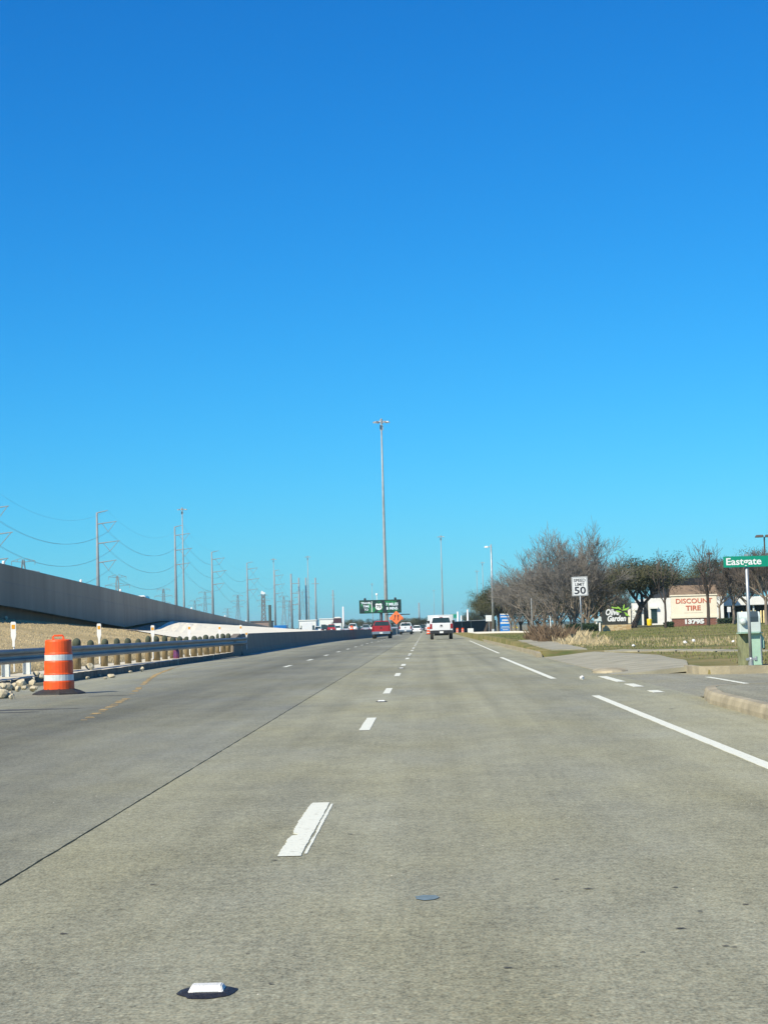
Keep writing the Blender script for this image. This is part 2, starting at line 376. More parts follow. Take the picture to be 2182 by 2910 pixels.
def terrain(x, y):
    if x < -8.95 and y < 93 or x < pw(BARRIER, y)-0.3 and y >= 93:
        if x > -10.46 and y < 93: return 0.05
        return left_z(x, y)
    if x <= 3.96: return -0.08
    if y < 41.4: return -0.08
    if y < 43.2 and x < 5.75: return -0.08
    z = right_z(x, y)
    if 41.3 < y < 70.0: z = z*sstep(3.96, 5.6, x)-0.05*(1-sstep(5.0, 7.5, x))
    return z
def axis(parts):
    out = []
    for a, b, n in parts: out += [a+(b-a)*i/n for i in range(n)]
    return out+[parts[-1][1]]
gx = axis([(-6000, -400, 6), (-400, -50, 7), (-50, -36, 4), (-36, -23, 5), (-23, -10.47, 14), (-10.47, -10.44, 1), (-10.44, -8.96, 3), (-8.96, -8.94, 1), (-8.94, -5.3, 8), (-5.3, 3.955, 4), (3.955, 3.965, 1), (3.965, 5.74, 5), (5.74, 5.76, 1), (5.76, 12, 17), (12, 40, 24), (40, 400, 8), (400, 6000, 6)])
gy = axis([(-80, 0, 4), (0, 29.99, 6), (29.99, 30.01, 1), (30.01, 41.39, 2), (41.39, 41.41, 1), (41.41, 43.19, 2), (43.19, 43.21, 1), (43.21, 70, 27), (70, 93, 16), (93, 93.05, 1), (93.05, 200, 50), (200, 420, 44), (420, 700, 8), (700, 9000, 12)])
gv = [(x, y, terrain(x, y)) for y in gy for x in gx]; gf = []; gm = []
nx = len(gx)
for j in range(len(gy)-1):
    for i in range(nx-1):
        gf.append((j*nx+i, j*nx+i+1, (j+1)*nx+i+1, (j+1)*nx+i))
        xc = (gx[i]+gx[i+1])/2; yc = (gy[j]+gy[j+1])/2
        gm.append(2 if (yc > 330 or abs(xc) > 60) else (0 if xc < 0 else 1))
me = bpy.data.meshes.new('ground'); me.from_pydata(gv, [], gf)
for mm in (M_GDRY, M_GLAWN, M_GFAR): me.materials.append(mm)
for p, k in zip(me.polygons, gm): p.material_index = k
me.shade_smooth()
ground = tag(bpy.data.objects.new('ground', me), kind='structure'); col.objects.link(ground)

# ------------------------------------------------------------------ road
rnd = random.Random(4)
road = MB(); road.box(-9.2, 4.0, -60, 1500, -0.075, -0.03)
road = tag(road.build('road', M_STAIN), kind='structure')
def strip(name, x0, x1, y0, y1, material, jag0=0.0, jag1=0.0, near=70, z0=-0.028, z1=0.0, parent=None):
    ys = [y0]; y = y0
    while y < y1:
        step = 0.12 if -2 < y < near else (8 if y < 200 else 60)
        y = min(y1, y+step); ys.append(y)
    mb = MB(); k = []
    for y in ys:
        a = x0+(noise.noise(Vector((y*2.1, 3, x0)))*jag0+rnd.uniform(-.4, .4)*jag0 if jag0 else 0)
        b = x1+(noise.noise(Vector((y*2.1, 7, x1)))*jag1+rnd.uniform(-.4, .4)*jag1 if jag1 else 0)
        mb.v += [(a, y, z0), (a, y, z1), (b, y, z1), (b, y, z0)]
    for i in range(len(ys)-1):
        q = i*4
        for j in range(3): mb.f.append((q+j, q+j+1, q+j+5, q+j+4)[::-1])
    mb.f.append((0, 1, 2, 3)); n = len(mb.v); mb.f.append((n-1, n-2, n-3, n-4))
    return mb.build(name, material, parent)
strip('pavement_slab', -9.15, -1.982, -60, 1500, M_ROAD_L, 0, 0.006, parent=road)
strip('pavement_slab', -1.966, 3.955, -60, 1500, M_ROAD_R, 0.006, 0, parent=road)

# side street sheet
ss = MB(); ss.add([(3.90, 29.6, -.004), (60, 29.0, -.004), (60, 42.0, -.004), (5.8, 43.3, -.004), (3.90, 43.3, -.004)], [(0, 1, 2, 3, 4)])
ss.add([(3.956, 29.6, -.07), (60, 29.0, -.07), (60, 42.0, -.07), (3.956, 42.4, -.07)], [(3, 2, 1, 0)])
tag(ss.build('side_street', concrete_road('side_street_concrete', (0.27, 0.262, 0.19), [])), kind='structure')

def paint(name, x, w, y0, y1, material=M_PAINT, jag=0.012, x1=None, z=0.004, step=0.03, parent=None):
    """A thermoplastic stripe with ragged edges, 4 mm thick, running in +Y (x -> x1)."""
    if x1 is None: x1 = x
    n = max(2, min(260, int((y1-y0)/step))); mb = MB()
    for i in range(n+1):
        y = y0+(y1-y0)*i/n; c = lerp(x, x1, i/n)
        e0 = noise.noise(Vector((y*17, x, 1)))*jag*.9+noise.noise(Vector((y*3, x, 1)))*jag-(.03 if jag == .010 and 1.02 < y-y0 < 1.10 else 0)*-1; e1 = noise.noise(Vector((y*19, x, 4)))*jag*.6
        k = 1.0
        mb.v += [(c-w/2+e0, y, 0.0005), (c-w/2+e0, y, z), (c+w/2+e1, y, z), (c+w/2+e1, y, 0.0005)]
    for i in range(n):
        q = i*4
        for j in range(3): mb.f.append((q+j, q+j+1, q+j+5, q+j+4)[::-1])
    return mb.build(name, material, parent or road)
Y0 = 10.05
for k in range(48):
    ya = Y0+12.19*k; paint('lane_dash', -0.716, 0.118 if k < 3 else 0.125, ya, ya+3.05, jag=0.010 if k == 0 else .006)
    if k == 0: paint('lane_dash', -0.716+0.078, 0.016, ya+.1, ya+2.95, jag=.006, z=.003)
YL = G(829, 1893).y-1.5
for k in range(-2, 40):
    ya = YL+12.19*k
    if ya > 50: paint('lane_dash', -4.40 if ya < 170 else -4.15, 0.13, ya, ya+3.05, jag=.006, step=.2)
ye0 = G(1690, 1977).y; ya = G(1575, 1929).y; yb = G(1425, 1868).y
paint('edge_line', 2.565, 0.115, -20, ye0, jag=.005, step=.08)
paint('edge_line', 2.56, 0.12, ya, yb, jag=.008, step=.1)
paint('edge_line', 2.85, 0.09, yb+10, 150, jag=.01, x1=3.2, step=.3)
for (p, q) in (((1720, 1922), (1785, 1937)), ((1800, 1943), (1850, 1951)), ((1858, 1962), (1912, 1967))):
    A = G(*p); B = G(*q); yl, yh = min(A.y, B.y), max(A.y, B.y)
    paint('crossing_dash', 3.62, 0.17, yl, yh, jag=.02, z=.005)
sp = paint('stop_line', 5.50, 0.10, 33.0, 39.4, jag=.02, x1=5.46, step=.1)
# worn yellow edge line that tapers away along the left shoulder
mb = MB(); yp = [G(*p) for p in ((512, 1893), (492, 1899), (470, 1907), (445, 1917), (425, 1930), (408, 1945), (385, 1965), (360, 1984), (335, 1999), (300, 2015), (270, 2030), (240, 2047), (190, 2075))]
for A, B, keep in zip(yp, yp[1:], (.4, .7, .9, .9, .7, .3, .08, .75, .35, .6, .5, .06)):
    n = max(4, int((B-A).length/.16))
    for i in range(n):
        if rnd.random() > keep: continue
        p = A.lerp(B, i/n); q = A.lerp(B, (i+1)/n); l = rnd.uniform(.03, .085); r = rnd.uniform(.03, .085)
        mb.add([(p.x-l, p.y, .003), (p.x+r, p.y, .003), (q.x+r*rnd.uniform(.8, 1.2), q.y, .003), (q.x-l*rnd.uniform(.8, 1.2), q.y, .003)], [(0, 1, 2, 3)])
mb.build('worn_yellow_line', M_YPAINT, road)

# dark patched strip across the left shoulder
mb = MB()
for (x0, x1, y, w) in ((-8.9, -5.35, 31.2, .30), (-7.0, -5.8, 30.2, .16), (-6.3, -5.5, 37.3, .12)):
    n = 26; k = len(mb.v)
    for i in range(n+1):
        t = i/n; x = lerp(x0, x1, t); h = w*(.4+.6*math.sin(math.pi*min(1, t+.15))**.5 if t < .85 else w)*rnd.uniform(.55, 1.1) if t < .85 else w*(1-t)*3
        mb.v += [(x, y-h+rnd.uniform(-.03, .03), .003), (x, y+h+rnd.uniform(-.03, .03), .003)]
    for i in range(n): q = k+2*i; mb.f.append((q, q+2, q+3, q+1))
tag(mb.build('dark_patch', M_STAIN, road), kind=None)
# a dab of blue survey paint
mb = MB(); c = G(1212, 2552); mb.add([(c.x+.052*math.cos(a*.449)*rnd.uniform(.8, 1.1), c.y+.085*math.sin(a*.449)*rnd.uniform(.8, 1.1), .003) for a in range(14)], [tuple(range(14))])
mb.build('survey_paint_spot', mat('faded_blue_paint', (0.15, 0.21, 0.23), .8, var=.2, vscale=20), road)
# little scraps of rubber and grit on the concrete
mb = MB()
for (px, py, s) in ((1578, 2500, .018), (1672, 2527, .026), (1593, 2535, .012), (1730, 2498, .012), (1916, 2523, .018), (1931, 2640, .022), (2060, 2690, .014), (2085, 2694, .014), (1440, 2752, .02), (705, 2712, .012), (770, 2798, .014), (1825, 2708, .012), (2118, 2572, .015), (1985, 2592, .015), (440, 2515, .02), (780, 2446, .02), (994, 2372, .02), (1908, 2015, .05), (180, 2655, .02)):
    c = G(px, py); n = 7
    mb.add([(c.x+s*math.cos(i*.897)*rnd.uniform(.6, 1.2), c.y+s*.5*math.sin(i*.897)*rnd.uniform(.4, 1.3), .002+rnd.uniform(0, .003)) for i in range(n)]+[(c.x, c.y, .006)], [(i, (i+1) % n, n) for i in range(n)])
tag(mb.build('road_grit', mat('rubber_scrap', (0.06, 0.06, 0.055), .9, var=.3, vscale=30)), 'scattered black scraps of rubber on the grey concrete lanes', 'debris', kind='stuff')
M_PEB = mat('pale_grit', (0.46, 0.44, 0.36), .9, var=.2)
mb = MB(); rr = random.Random(77)
for k in range(150):
    x = rr.uniform(-4, 3.6); y = 4.3*math.exp(rr.uniform(0, 2.0)); s = rr.uniform(.002, .005)
    mb.add([(x-s, y-s, .001), (x+s, y-s, .001), (x+s, y+s, .001), (x-s, y+s, .001), (x, y, .001+s)], [(0, 1, 4), (1, 2, 4), (2, 3, 4), (3, 0, 4)])
tag(mb.build('pale_grit', M_PEB), 'fine pale gravel specks strewn over the near concrete lanes', 'gravel', kind='stuff')

# raised pavement markers on bitumen pads
def marker(loc):
    t = thing('pavement_marker', 'white raised pavement marker glued on a black bitumen pad on the lane line', 'road marker', loc, 0, 'raised markers along the lane line')
    mb = MB(); n = 30; ring = []
    for i in range(n):
        a = 2*math.pi*i/n; r = .092*rnd.uniform(.90, 1.06); ring.append((r*math.cos(a)*1.05, r*math.sin(a)*1.25, .002))
    ring2 = [(x*.75, y*.75, .010) for x, y, z in ring]
    mb.add(ring+ring2+[(0, 0, .011)], [(i, (i+1) % n, n+(i+1) % n, n+i) for i in range(n)]+[(n+i, n+(i+1) % n, 2*n) for i in range(n)])
    mb.build('bitumen_pad', M_TAR, t)
    b = MB(); b.frustum((-.056, .056, -.055, .055), (-.047, .047, -.026, .026), .008, .026); b.build('marker_body', mat('scuffed_white_plastic', (0.66, 0.66, 0.60), .6, var=.2, vscale=45, col2=(0.80, .80, .76), bump=.3, bscale=120), t, bevel=.003)
    l = MB(); l.add([(-.040, -.0510, .0118), (.040, -.0510, .0118), (.037, -.0312, .0242), (-.037, -.0312, .0242)], [(0, 1, 2, 3)])
    l.build('reflector_lens', M_SHEET, t)
    return t
mk = marker((-0.716, 6.34, 0))
for k in range(1, 7): copy_tree(mk, (-0.716, 6.34+24.38*k, 0))

# ------------------------------------------------------------------ kerbs, aprons, sidewalks
def kerb(name, path, w=0.15, h=0.15, material=M_KERB, label=None, parent=None):
    """Kerb stones laid along a path (list of xy); inner side is to the left of travel."""
    mb = MB(); L = [Vector((x, y)) for x, y in path]; prof = [(0, -.06), (0.0, h*.35), (.02, h*.8), (.045, h), (w, h), (w, -.06)]
    n = len(prof)
    for i, p in enumerate(L):
        t = (L[min(i+1, len(L)-1)]-L[max(i-1, 0)]).normalized(); nrm = Vector((t.y, -t.x))
        for dx, dz in prof: q = p+nrm*dx; mb.v.append((q.x, q.y, dz+rnd.uniform(-.003, .003)))
    for i in range(len(L)-1):
        for j in range(n-1): a = i*n+j; mb.f.append((a, a+n, a+n+1, a+1))
    mb.f.append(tuple(range(n))); mb.f.append(tuple(len(mb.v)-1-j for j in range(n)))
    return tag(mb.build(name, material), kind='structure')
arc = lambda cx, cy, r, a0, a1, n=10: [(cx+r*math.cos(R(lerp(a0, a1, i/n))), cy+r*math.sin(R(lerp(a0, a1, i/n)))) for i in range(n+1)]
near = [(3.70, y) for y in (-20, 0, 10, 16, 18, 20, 21, 22, 23, 24, 25, 26, 27)]
near = [(3.72+.006*max(0, y-20)**1.6*.25, y) for _, y in near] + [(3.86, 28.2), (3.98, 29.2), (4.15, 29.8), (4.5, 30.2), (5.2, 30.5)] + [(6.5, 30.6), (9, 30.6), (20, 30.4), (60, 30.0)]
kerb('kerb', near, w=.17, h=.152)
sw = MB(); sw.prism([(60, -20), (60, 30.0), (20, 30.35), (5.2, 30.4), (4.5, 30.05), (4.2, 29.6), (4.05, 28.6), (3.90, 26), (3.87, -20)], -0.06, 0.148)
tag(sw.build('sidewalk', concrete_road('sidewalk_concrete', (0.27, 0.262, 0.19), [])), kind='structure')
# far kerb of the side street and the return towards the apron
fk = list(reversed([(5.70, 43.3), (5.70, 42.6), (5.72, 42.1), (5.78, 41.75), (5.92, 41.55), (6.2, 41.46), (6.8, 41.43), (9, 41.42), (12, 41.42), (20, 41.42), (60, 41.42)]))
kerb('kerb', fk[::-1], w=.2, h=.16)
fk2 = MB()
# main kerb beyond the apron
kk = [(3.86, 67.6), (3.95, 69.5), (4.05, 73), (4.1, 78), (4.1, 84), (4.08, 92), (4.1, 100), (4.15, 130), (4.2, 200), (4.4, 420)]
kerb('kerb', kk[::-1], w=.2, h=.15)
# apron: a sloping concrete driveway laid in slabs with open joints
def apron_z(x, y): return 0.012 + (right_z(x, y)+.02)*sstep(3.9, 5.9, x)*0.9
def slab(name, poly_fn, u0, u1, v0, v1, material, parent=None, n=6, zf=None):
    mb = MB(); k = 0
    for i in range(n+1):
        for j in range(n+1):
            x, y = poly_fn(lerp(u0, u1, i/n), lerp(v0, v1, j/n)); mb.v.append((x, y, (zf or apron_z)(x, y)+.004*noise.noise(Vector((x, y, 2)))))
    for i in range(n):
        for j in range(n): a = i*(n+1)+j; mb.f.append((a, a+n+1, a+n+2, a+1))
    rim = [i*(n+1) for i in range(n+1)]+[n*(n+1)+j for j in range(1, n+1)]+[i*(n+1)+n for i in range(n-1, -1, -1)]+[j for j in range(n-1, 0, -1)]
    b = len(mb.v); mb.v += [(mb.v[i][0], mb.v[i][1], mb.v[i][2]-.10) for i in rim]
    for q in range(len(rim)): mb.f.append((rim[q], b+q, b+(q+1) % len(rim), rim[(q+1) % len(rim)]))
    return mb.build(name, material, parent)
apron = thing('driveway_apron', None, None); apron['kind'] = 'structure'
def apf(u, v):       # u across (road edge -> sidewalk), v along Y
    y = lerp(42.9, 67.4, v); xr = lerp(3.93, 3.88, v); xo = pw([(0, 5.55), (.25, 6.3), (.6, 6.6), (1, 5.6)], v)
    return lerp(xr, xo, u), y
for i in range(5):
    slab('concrete_slab', apf, 0.0, 0.995, i/5+.002, (i+1)/5-.002, M_CONC, apron)
# sidewalk beyond, laid in slabs
swk = thing('sidewalk', None, None); swk['kind'] = 'structure'
def swf(u, v):
    t = v; x = lerp(5.9, 13.5, t); y = lerp(67.5, 50.5, t); return x+u*.75, y+u*1.5
for i in range(8):
    slab('concrete_slab', swf, 0, 1, i/8+.003, (i+1)/8-.003, M_CONC, swk, 4, lambda x, y: right_z(x, y)+.035)
for i in range(7):
    slab('concrete_slab', lambda u, v: (lerp(4.35, 5.6, u), lerp(70.5, 96, v)), 0, 1, i/7+.002, (i+1)/7-.002, M_CONC, swk, 4, lambda x, y: max(.155, right_z(x, y)+.035))
# bright driveway far along the kerb
slab('concrete_slab', lambda u, v: (lerp(4.4, 9.5, u), lerp(175, 215, v)), 0, 1, 0, 1, M_NEWC, swk, 4, lambda x, y: right_z(x, y)+.05)
# broken kerb lump at the apron corner
mb = MB(); c = G(1735, 1912)
for i in range(9):
    pass
mb.lathe([(.42, 0), (.40, .05), (.30, .085), (.12, .10)], 11, (c.x+.05, c.y+.2, 0))
for i, v in enumerate(mb.v): mb.v[i] = (c.x+(v[0]-c.x)*rnd.uniform(.85, 1.15), c.y+(v[1]-c.y)*2.2, max(0.0, v[2]))
tag(mb.build('kerb_return', M_KERB), kind='structure')
# kerb inlet
mb = MB(); mb.box(-.01, .06, -.9, .9, .01, .12); mb.build('drain_inlet', M_SIGNK, swk, (4.085, 89, 0))
# litter
for (px, py, s, w) in ((1652, 1931, .045, 0), (1946, 1829, .07, 0), (1799, 1836, .06, 0), (1970, 1826, .07, 0), (2082, 1825, .06, 0)):
    c = G(px, py, 0.0 if py > 1900 else .22); mb = MB(); mb.lathe([(s*.5, 0), (s, s*.5), (s*.9, s*1.2), (s*.3, s*1.6)], 7)
    mb.v = [(v[0]*rnd.uniform(.7, 1.3), v[1]*rnd.uniform(.7, 1.3), v[2]*rnd.uniform(.8, 1.2)) for v in mb.v]
    zz = 0.0 if py > 1900 else terrain(c.x, c.y)
    tag(mb.build('litter', M_WHITE, None, (c.x, c.y, zz)), 'crumpled scrap of white paper lying beside the road' if py < 1900 else 'small white foam cup lying in the right shoulder', 'litter', 'white litter beside the sidewalk' if py < 1900 else None)

# ------------------------------------------------------------------ left: slab under the rail, guardrail, barrier
RAILX = [(-30, -10.3), (40, -9.95), (60, -9.6), (80, -9.2), (92, -8.98), (99, -8.86)]
mow = thing('mow_strip', None, None); mow['kind'] = 'structure'
ys = [-20, 0, 15, 25, 33, 38, 42, 44.6, 47.2, 49.8, 52.4, 55, 60, 66, 72, 78, 84, 92.9]
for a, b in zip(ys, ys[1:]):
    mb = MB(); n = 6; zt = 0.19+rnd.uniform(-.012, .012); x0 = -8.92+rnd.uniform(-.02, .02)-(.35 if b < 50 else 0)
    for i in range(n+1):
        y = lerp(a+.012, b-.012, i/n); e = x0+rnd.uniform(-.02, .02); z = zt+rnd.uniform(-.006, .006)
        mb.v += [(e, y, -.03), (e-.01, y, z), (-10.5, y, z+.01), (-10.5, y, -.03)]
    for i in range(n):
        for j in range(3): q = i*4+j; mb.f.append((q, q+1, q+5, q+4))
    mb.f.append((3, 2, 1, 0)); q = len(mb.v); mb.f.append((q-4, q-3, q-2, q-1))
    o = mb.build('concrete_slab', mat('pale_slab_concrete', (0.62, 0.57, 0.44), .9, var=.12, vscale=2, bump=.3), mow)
    o.data.materials.append(mat('dirt_and_shade_slab_face', (0.15, 0.13, 0.10), .95, var=.4, vscale=3, bump=.5))  # dark face colour holds the slab's shaded side as well as dirt
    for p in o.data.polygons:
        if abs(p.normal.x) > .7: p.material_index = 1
rail = thing('guardrail', 'grey steel guardrail on timber posts along the left shoulder', 'guardrail', (0, 0, 0))
prof = [(-.02, .485), (.02, .497), (.06, .54), (.06, .575), (.0, .62), (-.014, .66), (.0, .70), (.06, .745), (.06, .78), (.02, .825), (-.02, .837)]
a = -20.0
while a < 98.5:
    b = min(a+3.81, 98.6)
    pth = [(pw(RAILX, y)+.02, y, 0.02) for y in (a-.12, (a+b)/2, b)]
    mb = MB(); mb.sweep([(x, z) for x, z in prof], pth); mb.sweep([(x-.008, z) for x, z in reversed(prof)], pth)
    mb.build('rail_beam', M_RAIL, rail, smooth=False); a = b
# two steel posts, then round timber posts
for px in (17, 77):
    lo, hi = 30.0, 60.0
    for _ in range(40):
        Y = (lo+hi)/2
        if D(px, 1900, Y).x > pw(RAILX, Y)-.25: lo = Y
        else: hi = Y
    x = pw(RAILX, Y)
    mb = MB(); mb.box(x-.325, x-.165, Y-.006, Y+.006, .15, .62); mb.box(x-.335, x-.3255, Y-.075, Y+.075, .15, .62); mb.box(x-.1645, x-.155, Y-.075, Y+.075, .15, .62)
    mb.build('steel_post', mat('pale_galvanised_post', (0.62, 0.66, 0.66), .5, .2, var=.06), rail)
pr = MB(); pr.lathe([(.112, 0), (.106, .55), (.108, .60)], 12)
first = None
posts = [54.2, 56.3, 58.4, 60.6, 62.8, 64.9] + [67.0+1.95*i for i in range(14)]
for Y in [-14, -8, -2, 4, 10, 16, 22, 28, 34, 40]+posts:
    x = pw(RAILX, Y)-.16
    if first is None:
        first = pr.build('timber_post', M_WOOD, rail, smooth=True); cp = MB(); cp.lathe([(.109, .598), (.112, .71), (.105, .76), (.085, .80), (.045, .83), (.015, .84)], 12); cap0 = cp.build('post_cap', M_CAP, first, smooth=True); o = first
    else:
        o = first.copy(); col.objects.link(o); o.parent = rail; c = cap0.copy(); col.objects.link(c); c.parent = o
    o.location = (x, Y, .18); o.rotation_euler = (rnd.uniform(-.04, .04), rnd.uniform(-.035, .035), rnd.uniform(0, 6)); s = rnd.uniform(.88, 1.14); o.scale = (s, s, rnd.uniform(.95, 1.07))
# white delineators fixed behind the rail
def delineator(loc, h, where):
    t = thing('delineator_post', 'white delineator with an amber reflector behind the guardrail '+where, 'delineator', loc, 0, 'white delineators along the guardrail')
    mb = MB(); mb.prism_y([(-.028, 0), (.028, 0), (.03, .14*h/.6), (.062, .26*h/.6), (.062, h-.03), (.045, h), (-.045, h), (-.062, h-.03), (-.062, .26*h/.6), (-.03, .14*h/.6)], -.012, .012)
    mb.build('blade', M_WHITE, t)
    r = MB(); r.box(-.042, .042, -.017, -.012, h-.17, h-.07); r.build('reflector', M_AMBER, t)
    b = MB(); b.tube([(0, .03, -.6), (0, .03, .12)], .02, 8); b.build('stem', M_WHITE, t)
    return t
for (px, py0, py1), where in zip(((40, 1838, 1767), (283, 1829, 1772), (435, 1823, 1777), (539, 1818, 1776), (625, 1813, 1777), (685, 1810, 1776), (701, 1811, 1794)), ('left of the drum', 'just right of the drum', 'third along the rail from the drum', 'before the paved slope edge', 'among the closest spaced timber posts', 'close to the barrier end block', 'and shortest against the barrier end')):
    lo, hi = 40.0, 99.0
    for _ in range(40):
        Y = (lo+hi)/2; x = D(px, py0, Y).x
        if x > pw(RAILX, Y)-.05: lo = Y
        else: hi = Y
    b = D(px, py0, Y); tp = D(px, py1, Y)
    delineator((b.x, Y, b.z), tp.z-b.z, where)
# concrete barrier, cast in segments
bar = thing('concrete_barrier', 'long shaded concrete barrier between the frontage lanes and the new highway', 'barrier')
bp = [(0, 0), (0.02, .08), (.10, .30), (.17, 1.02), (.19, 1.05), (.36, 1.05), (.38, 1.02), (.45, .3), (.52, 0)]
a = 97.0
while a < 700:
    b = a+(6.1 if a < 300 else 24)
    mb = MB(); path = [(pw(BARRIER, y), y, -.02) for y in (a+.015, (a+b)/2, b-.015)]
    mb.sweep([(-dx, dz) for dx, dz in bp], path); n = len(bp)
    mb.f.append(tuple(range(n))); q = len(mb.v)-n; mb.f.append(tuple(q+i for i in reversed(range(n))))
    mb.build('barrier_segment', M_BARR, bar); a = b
mb = MB(); mb.prism_x([(96.9, -.02), (96.9, 1.04), (93.6, .80), (93.0, .62), (92.6, -.02)], -9.33, -8.93); mb.build('end_block', M_BARR, bar, bevel=.03)
mb = MB(); mb.box(-8.9, -8.72, 88.6, 90.0, .02, .55); 
# bright footing strip along the barrier
mb = MB()
yy = [99+5*i for i in range(44)]
for y in yy: x = pw(BARRIER, y); mb.v += [(x+.03, y, .005), (x+.42, y, .005)]
for i in range(len(yy)-1): mb.f.append((2*i, 2*i+1, 2*i+3, 2*i+2))
mb.build('gutter_strip', mat('pale_gutter', (0.48, 0.46, 0.39), .9, var=.15, vscale=1.5), road)

# paved slope behind the barrier (new concrete)
mb = MB(); PB = [(-23.6, 196), (-22.6, 172), (-19, 131), (-17.5, 124), (-10, 104)]
nx_, ny_ = 18, 60
def pv(u, v):
    y = None
    xo = lerp(-23.4, 0, 0)
    return u
rows = []
for j in range(ny_+1):
    row = []
    for i in range(nx_+1):
        t = i/nx_
        # start line then out to 560 m
        xs = lerp(-23.6, -9.9, t); ys_ = pw(PB, xs); y = lerp(ys_, 560, (j/ny_)**1.6)
        xin = pw(BARRIER, y)-.62 if y > 93 else -10
        x = lerp(-23.6, min(-9.7, xin) if y < 200 else xin, t)
        row.append(len(mb.v)); mb.v.append((x, y, left_z(x, y)+.06+.25*sstep(-14, -20, x)*0))
    rows.append(row)
for j in range(ny_):
    for i in range(nx_): mb.f.append((rows[j][i], rows[j][i+1], rows[j+1][i+1], rows[j+1][i]))
tag(mb.build('paved_slope', M_NEWC), kind='structure')

# ------------------------------------------------------------------ elevated ramp
RX = -23.6
TOP = [(-120, 9.6), (113, 5.28), (158, 4.46), (211, 3.38), (317, 1.52), (335, 1.2)]
BOT = [(-120, 5.6), (113, 2.94), (152, 1.86), (157, 1.74), (179, 2.28), (257, 1.86), (330, 1.10)]
def topz(y): return pw(TOP, y)
def botz(y): return pw(BOT, y)
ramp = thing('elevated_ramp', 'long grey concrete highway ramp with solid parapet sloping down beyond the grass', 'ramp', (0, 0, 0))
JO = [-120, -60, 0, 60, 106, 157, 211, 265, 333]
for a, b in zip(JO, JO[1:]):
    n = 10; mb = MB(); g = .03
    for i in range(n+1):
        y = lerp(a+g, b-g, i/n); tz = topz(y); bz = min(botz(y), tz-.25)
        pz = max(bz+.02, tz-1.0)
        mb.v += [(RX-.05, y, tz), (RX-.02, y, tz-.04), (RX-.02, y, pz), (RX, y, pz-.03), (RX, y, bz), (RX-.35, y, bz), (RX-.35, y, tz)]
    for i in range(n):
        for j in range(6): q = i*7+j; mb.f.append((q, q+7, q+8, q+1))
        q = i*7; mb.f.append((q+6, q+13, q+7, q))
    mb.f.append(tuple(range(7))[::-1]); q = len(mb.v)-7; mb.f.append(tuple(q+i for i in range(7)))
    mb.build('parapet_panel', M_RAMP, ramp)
# inset girder below the overhang
mb = MB(); ygs = [-120, 0, 60, 113, 140, 157, 168]
for y in ygs:
    bz = botz(y); gz = pw(BANK_TOP, y)-.15
    mb.v += [(RX-.75, y, bz+.2), (RX-.75, y, min(gz, bz-.05)), (RX-2.2, y, min(gz, bz-.05))]
for i in range(len(ygs)-1):
    for j in range(2): q = 3*i+j; mb.f.append((q, q+3, q+4, q+1))
mb.build('girder', M_BARR, ramp)
mb = MB(); ygs = [-120, 0, 60, 113, 157, 211, 265, 317, 333]
for y in ygs: z = topz(y)-1.0; mb.v += [(RX-.3, y, z), (RX-11, y, z), (RX-11, y, z-.5), (RX-.3, y, z-.5)]
for i in range(len(ygs)-1):
    for j in range(4): q = 4*i+j; w = 4*i+(j+1) % 4; mb.f.append((q, w, w+4, q+4))
mb.f += [(0, 3, 2, 1)]; mb.build('deck', M_CONC, ramp)
mb = MB()
for y in ygs: z = topz(y); mb.v += [(RX-11, y, z), (RX-11.4, y, z), (RX-11.4, y, z-2.2), (RX-11, y, z-2.2)]
for i in range(len(ygs)-1):
    for j in range(4): q = 4*i+j; w = 4*i+(j+1) % 4; mb.f.append((q, w, w+4, q+4))
mb.build('far_parapet', M_RAMP, ramp)
# abutment wing closing the end of the span
for y in (-40, 36, 110):
    mb = MB()
    for x in (RX-2.6, RX-8.4): mb.tube([(x, y, -.3), (x, y, topz(y)-1.4)], .45, 12)
    mb.box(RX-9.6, RX-1.2, y-.6, y+.6, topz(y)-2.5, topz(y)-1.45)
    mb.build('bent', M_BARR, ramp)
for px, py in ((11, 1605), (231, 1662), (343, 1687), (545, 1731), (640, 1752), (700, 1767)):
    q = XP(px, py, RX-.2); mb = MB(); mb.lathe([(.09, 0), (.09, .16), (.06, .21), (.02, .23)], 10, (0, 0, 0)); mb.build('parapet_reflector', M_WHITE, ramp, (q.x, q.y, topz(q.y)-.005), smooth=False)

mb = MB(); abx = [-23.6, -22.6, -21.5, -20.2, -19.0]  # darker strip of abutment slope, the ramp's shade put into its colour
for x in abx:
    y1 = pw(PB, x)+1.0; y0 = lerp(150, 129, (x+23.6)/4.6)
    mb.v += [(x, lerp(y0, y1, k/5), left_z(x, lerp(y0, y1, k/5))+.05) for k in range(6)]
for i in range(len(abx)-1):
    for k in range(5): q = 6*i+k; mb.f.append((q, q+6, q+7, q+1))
mb.build('abutment_shade_apron', M_BARR, ramp)

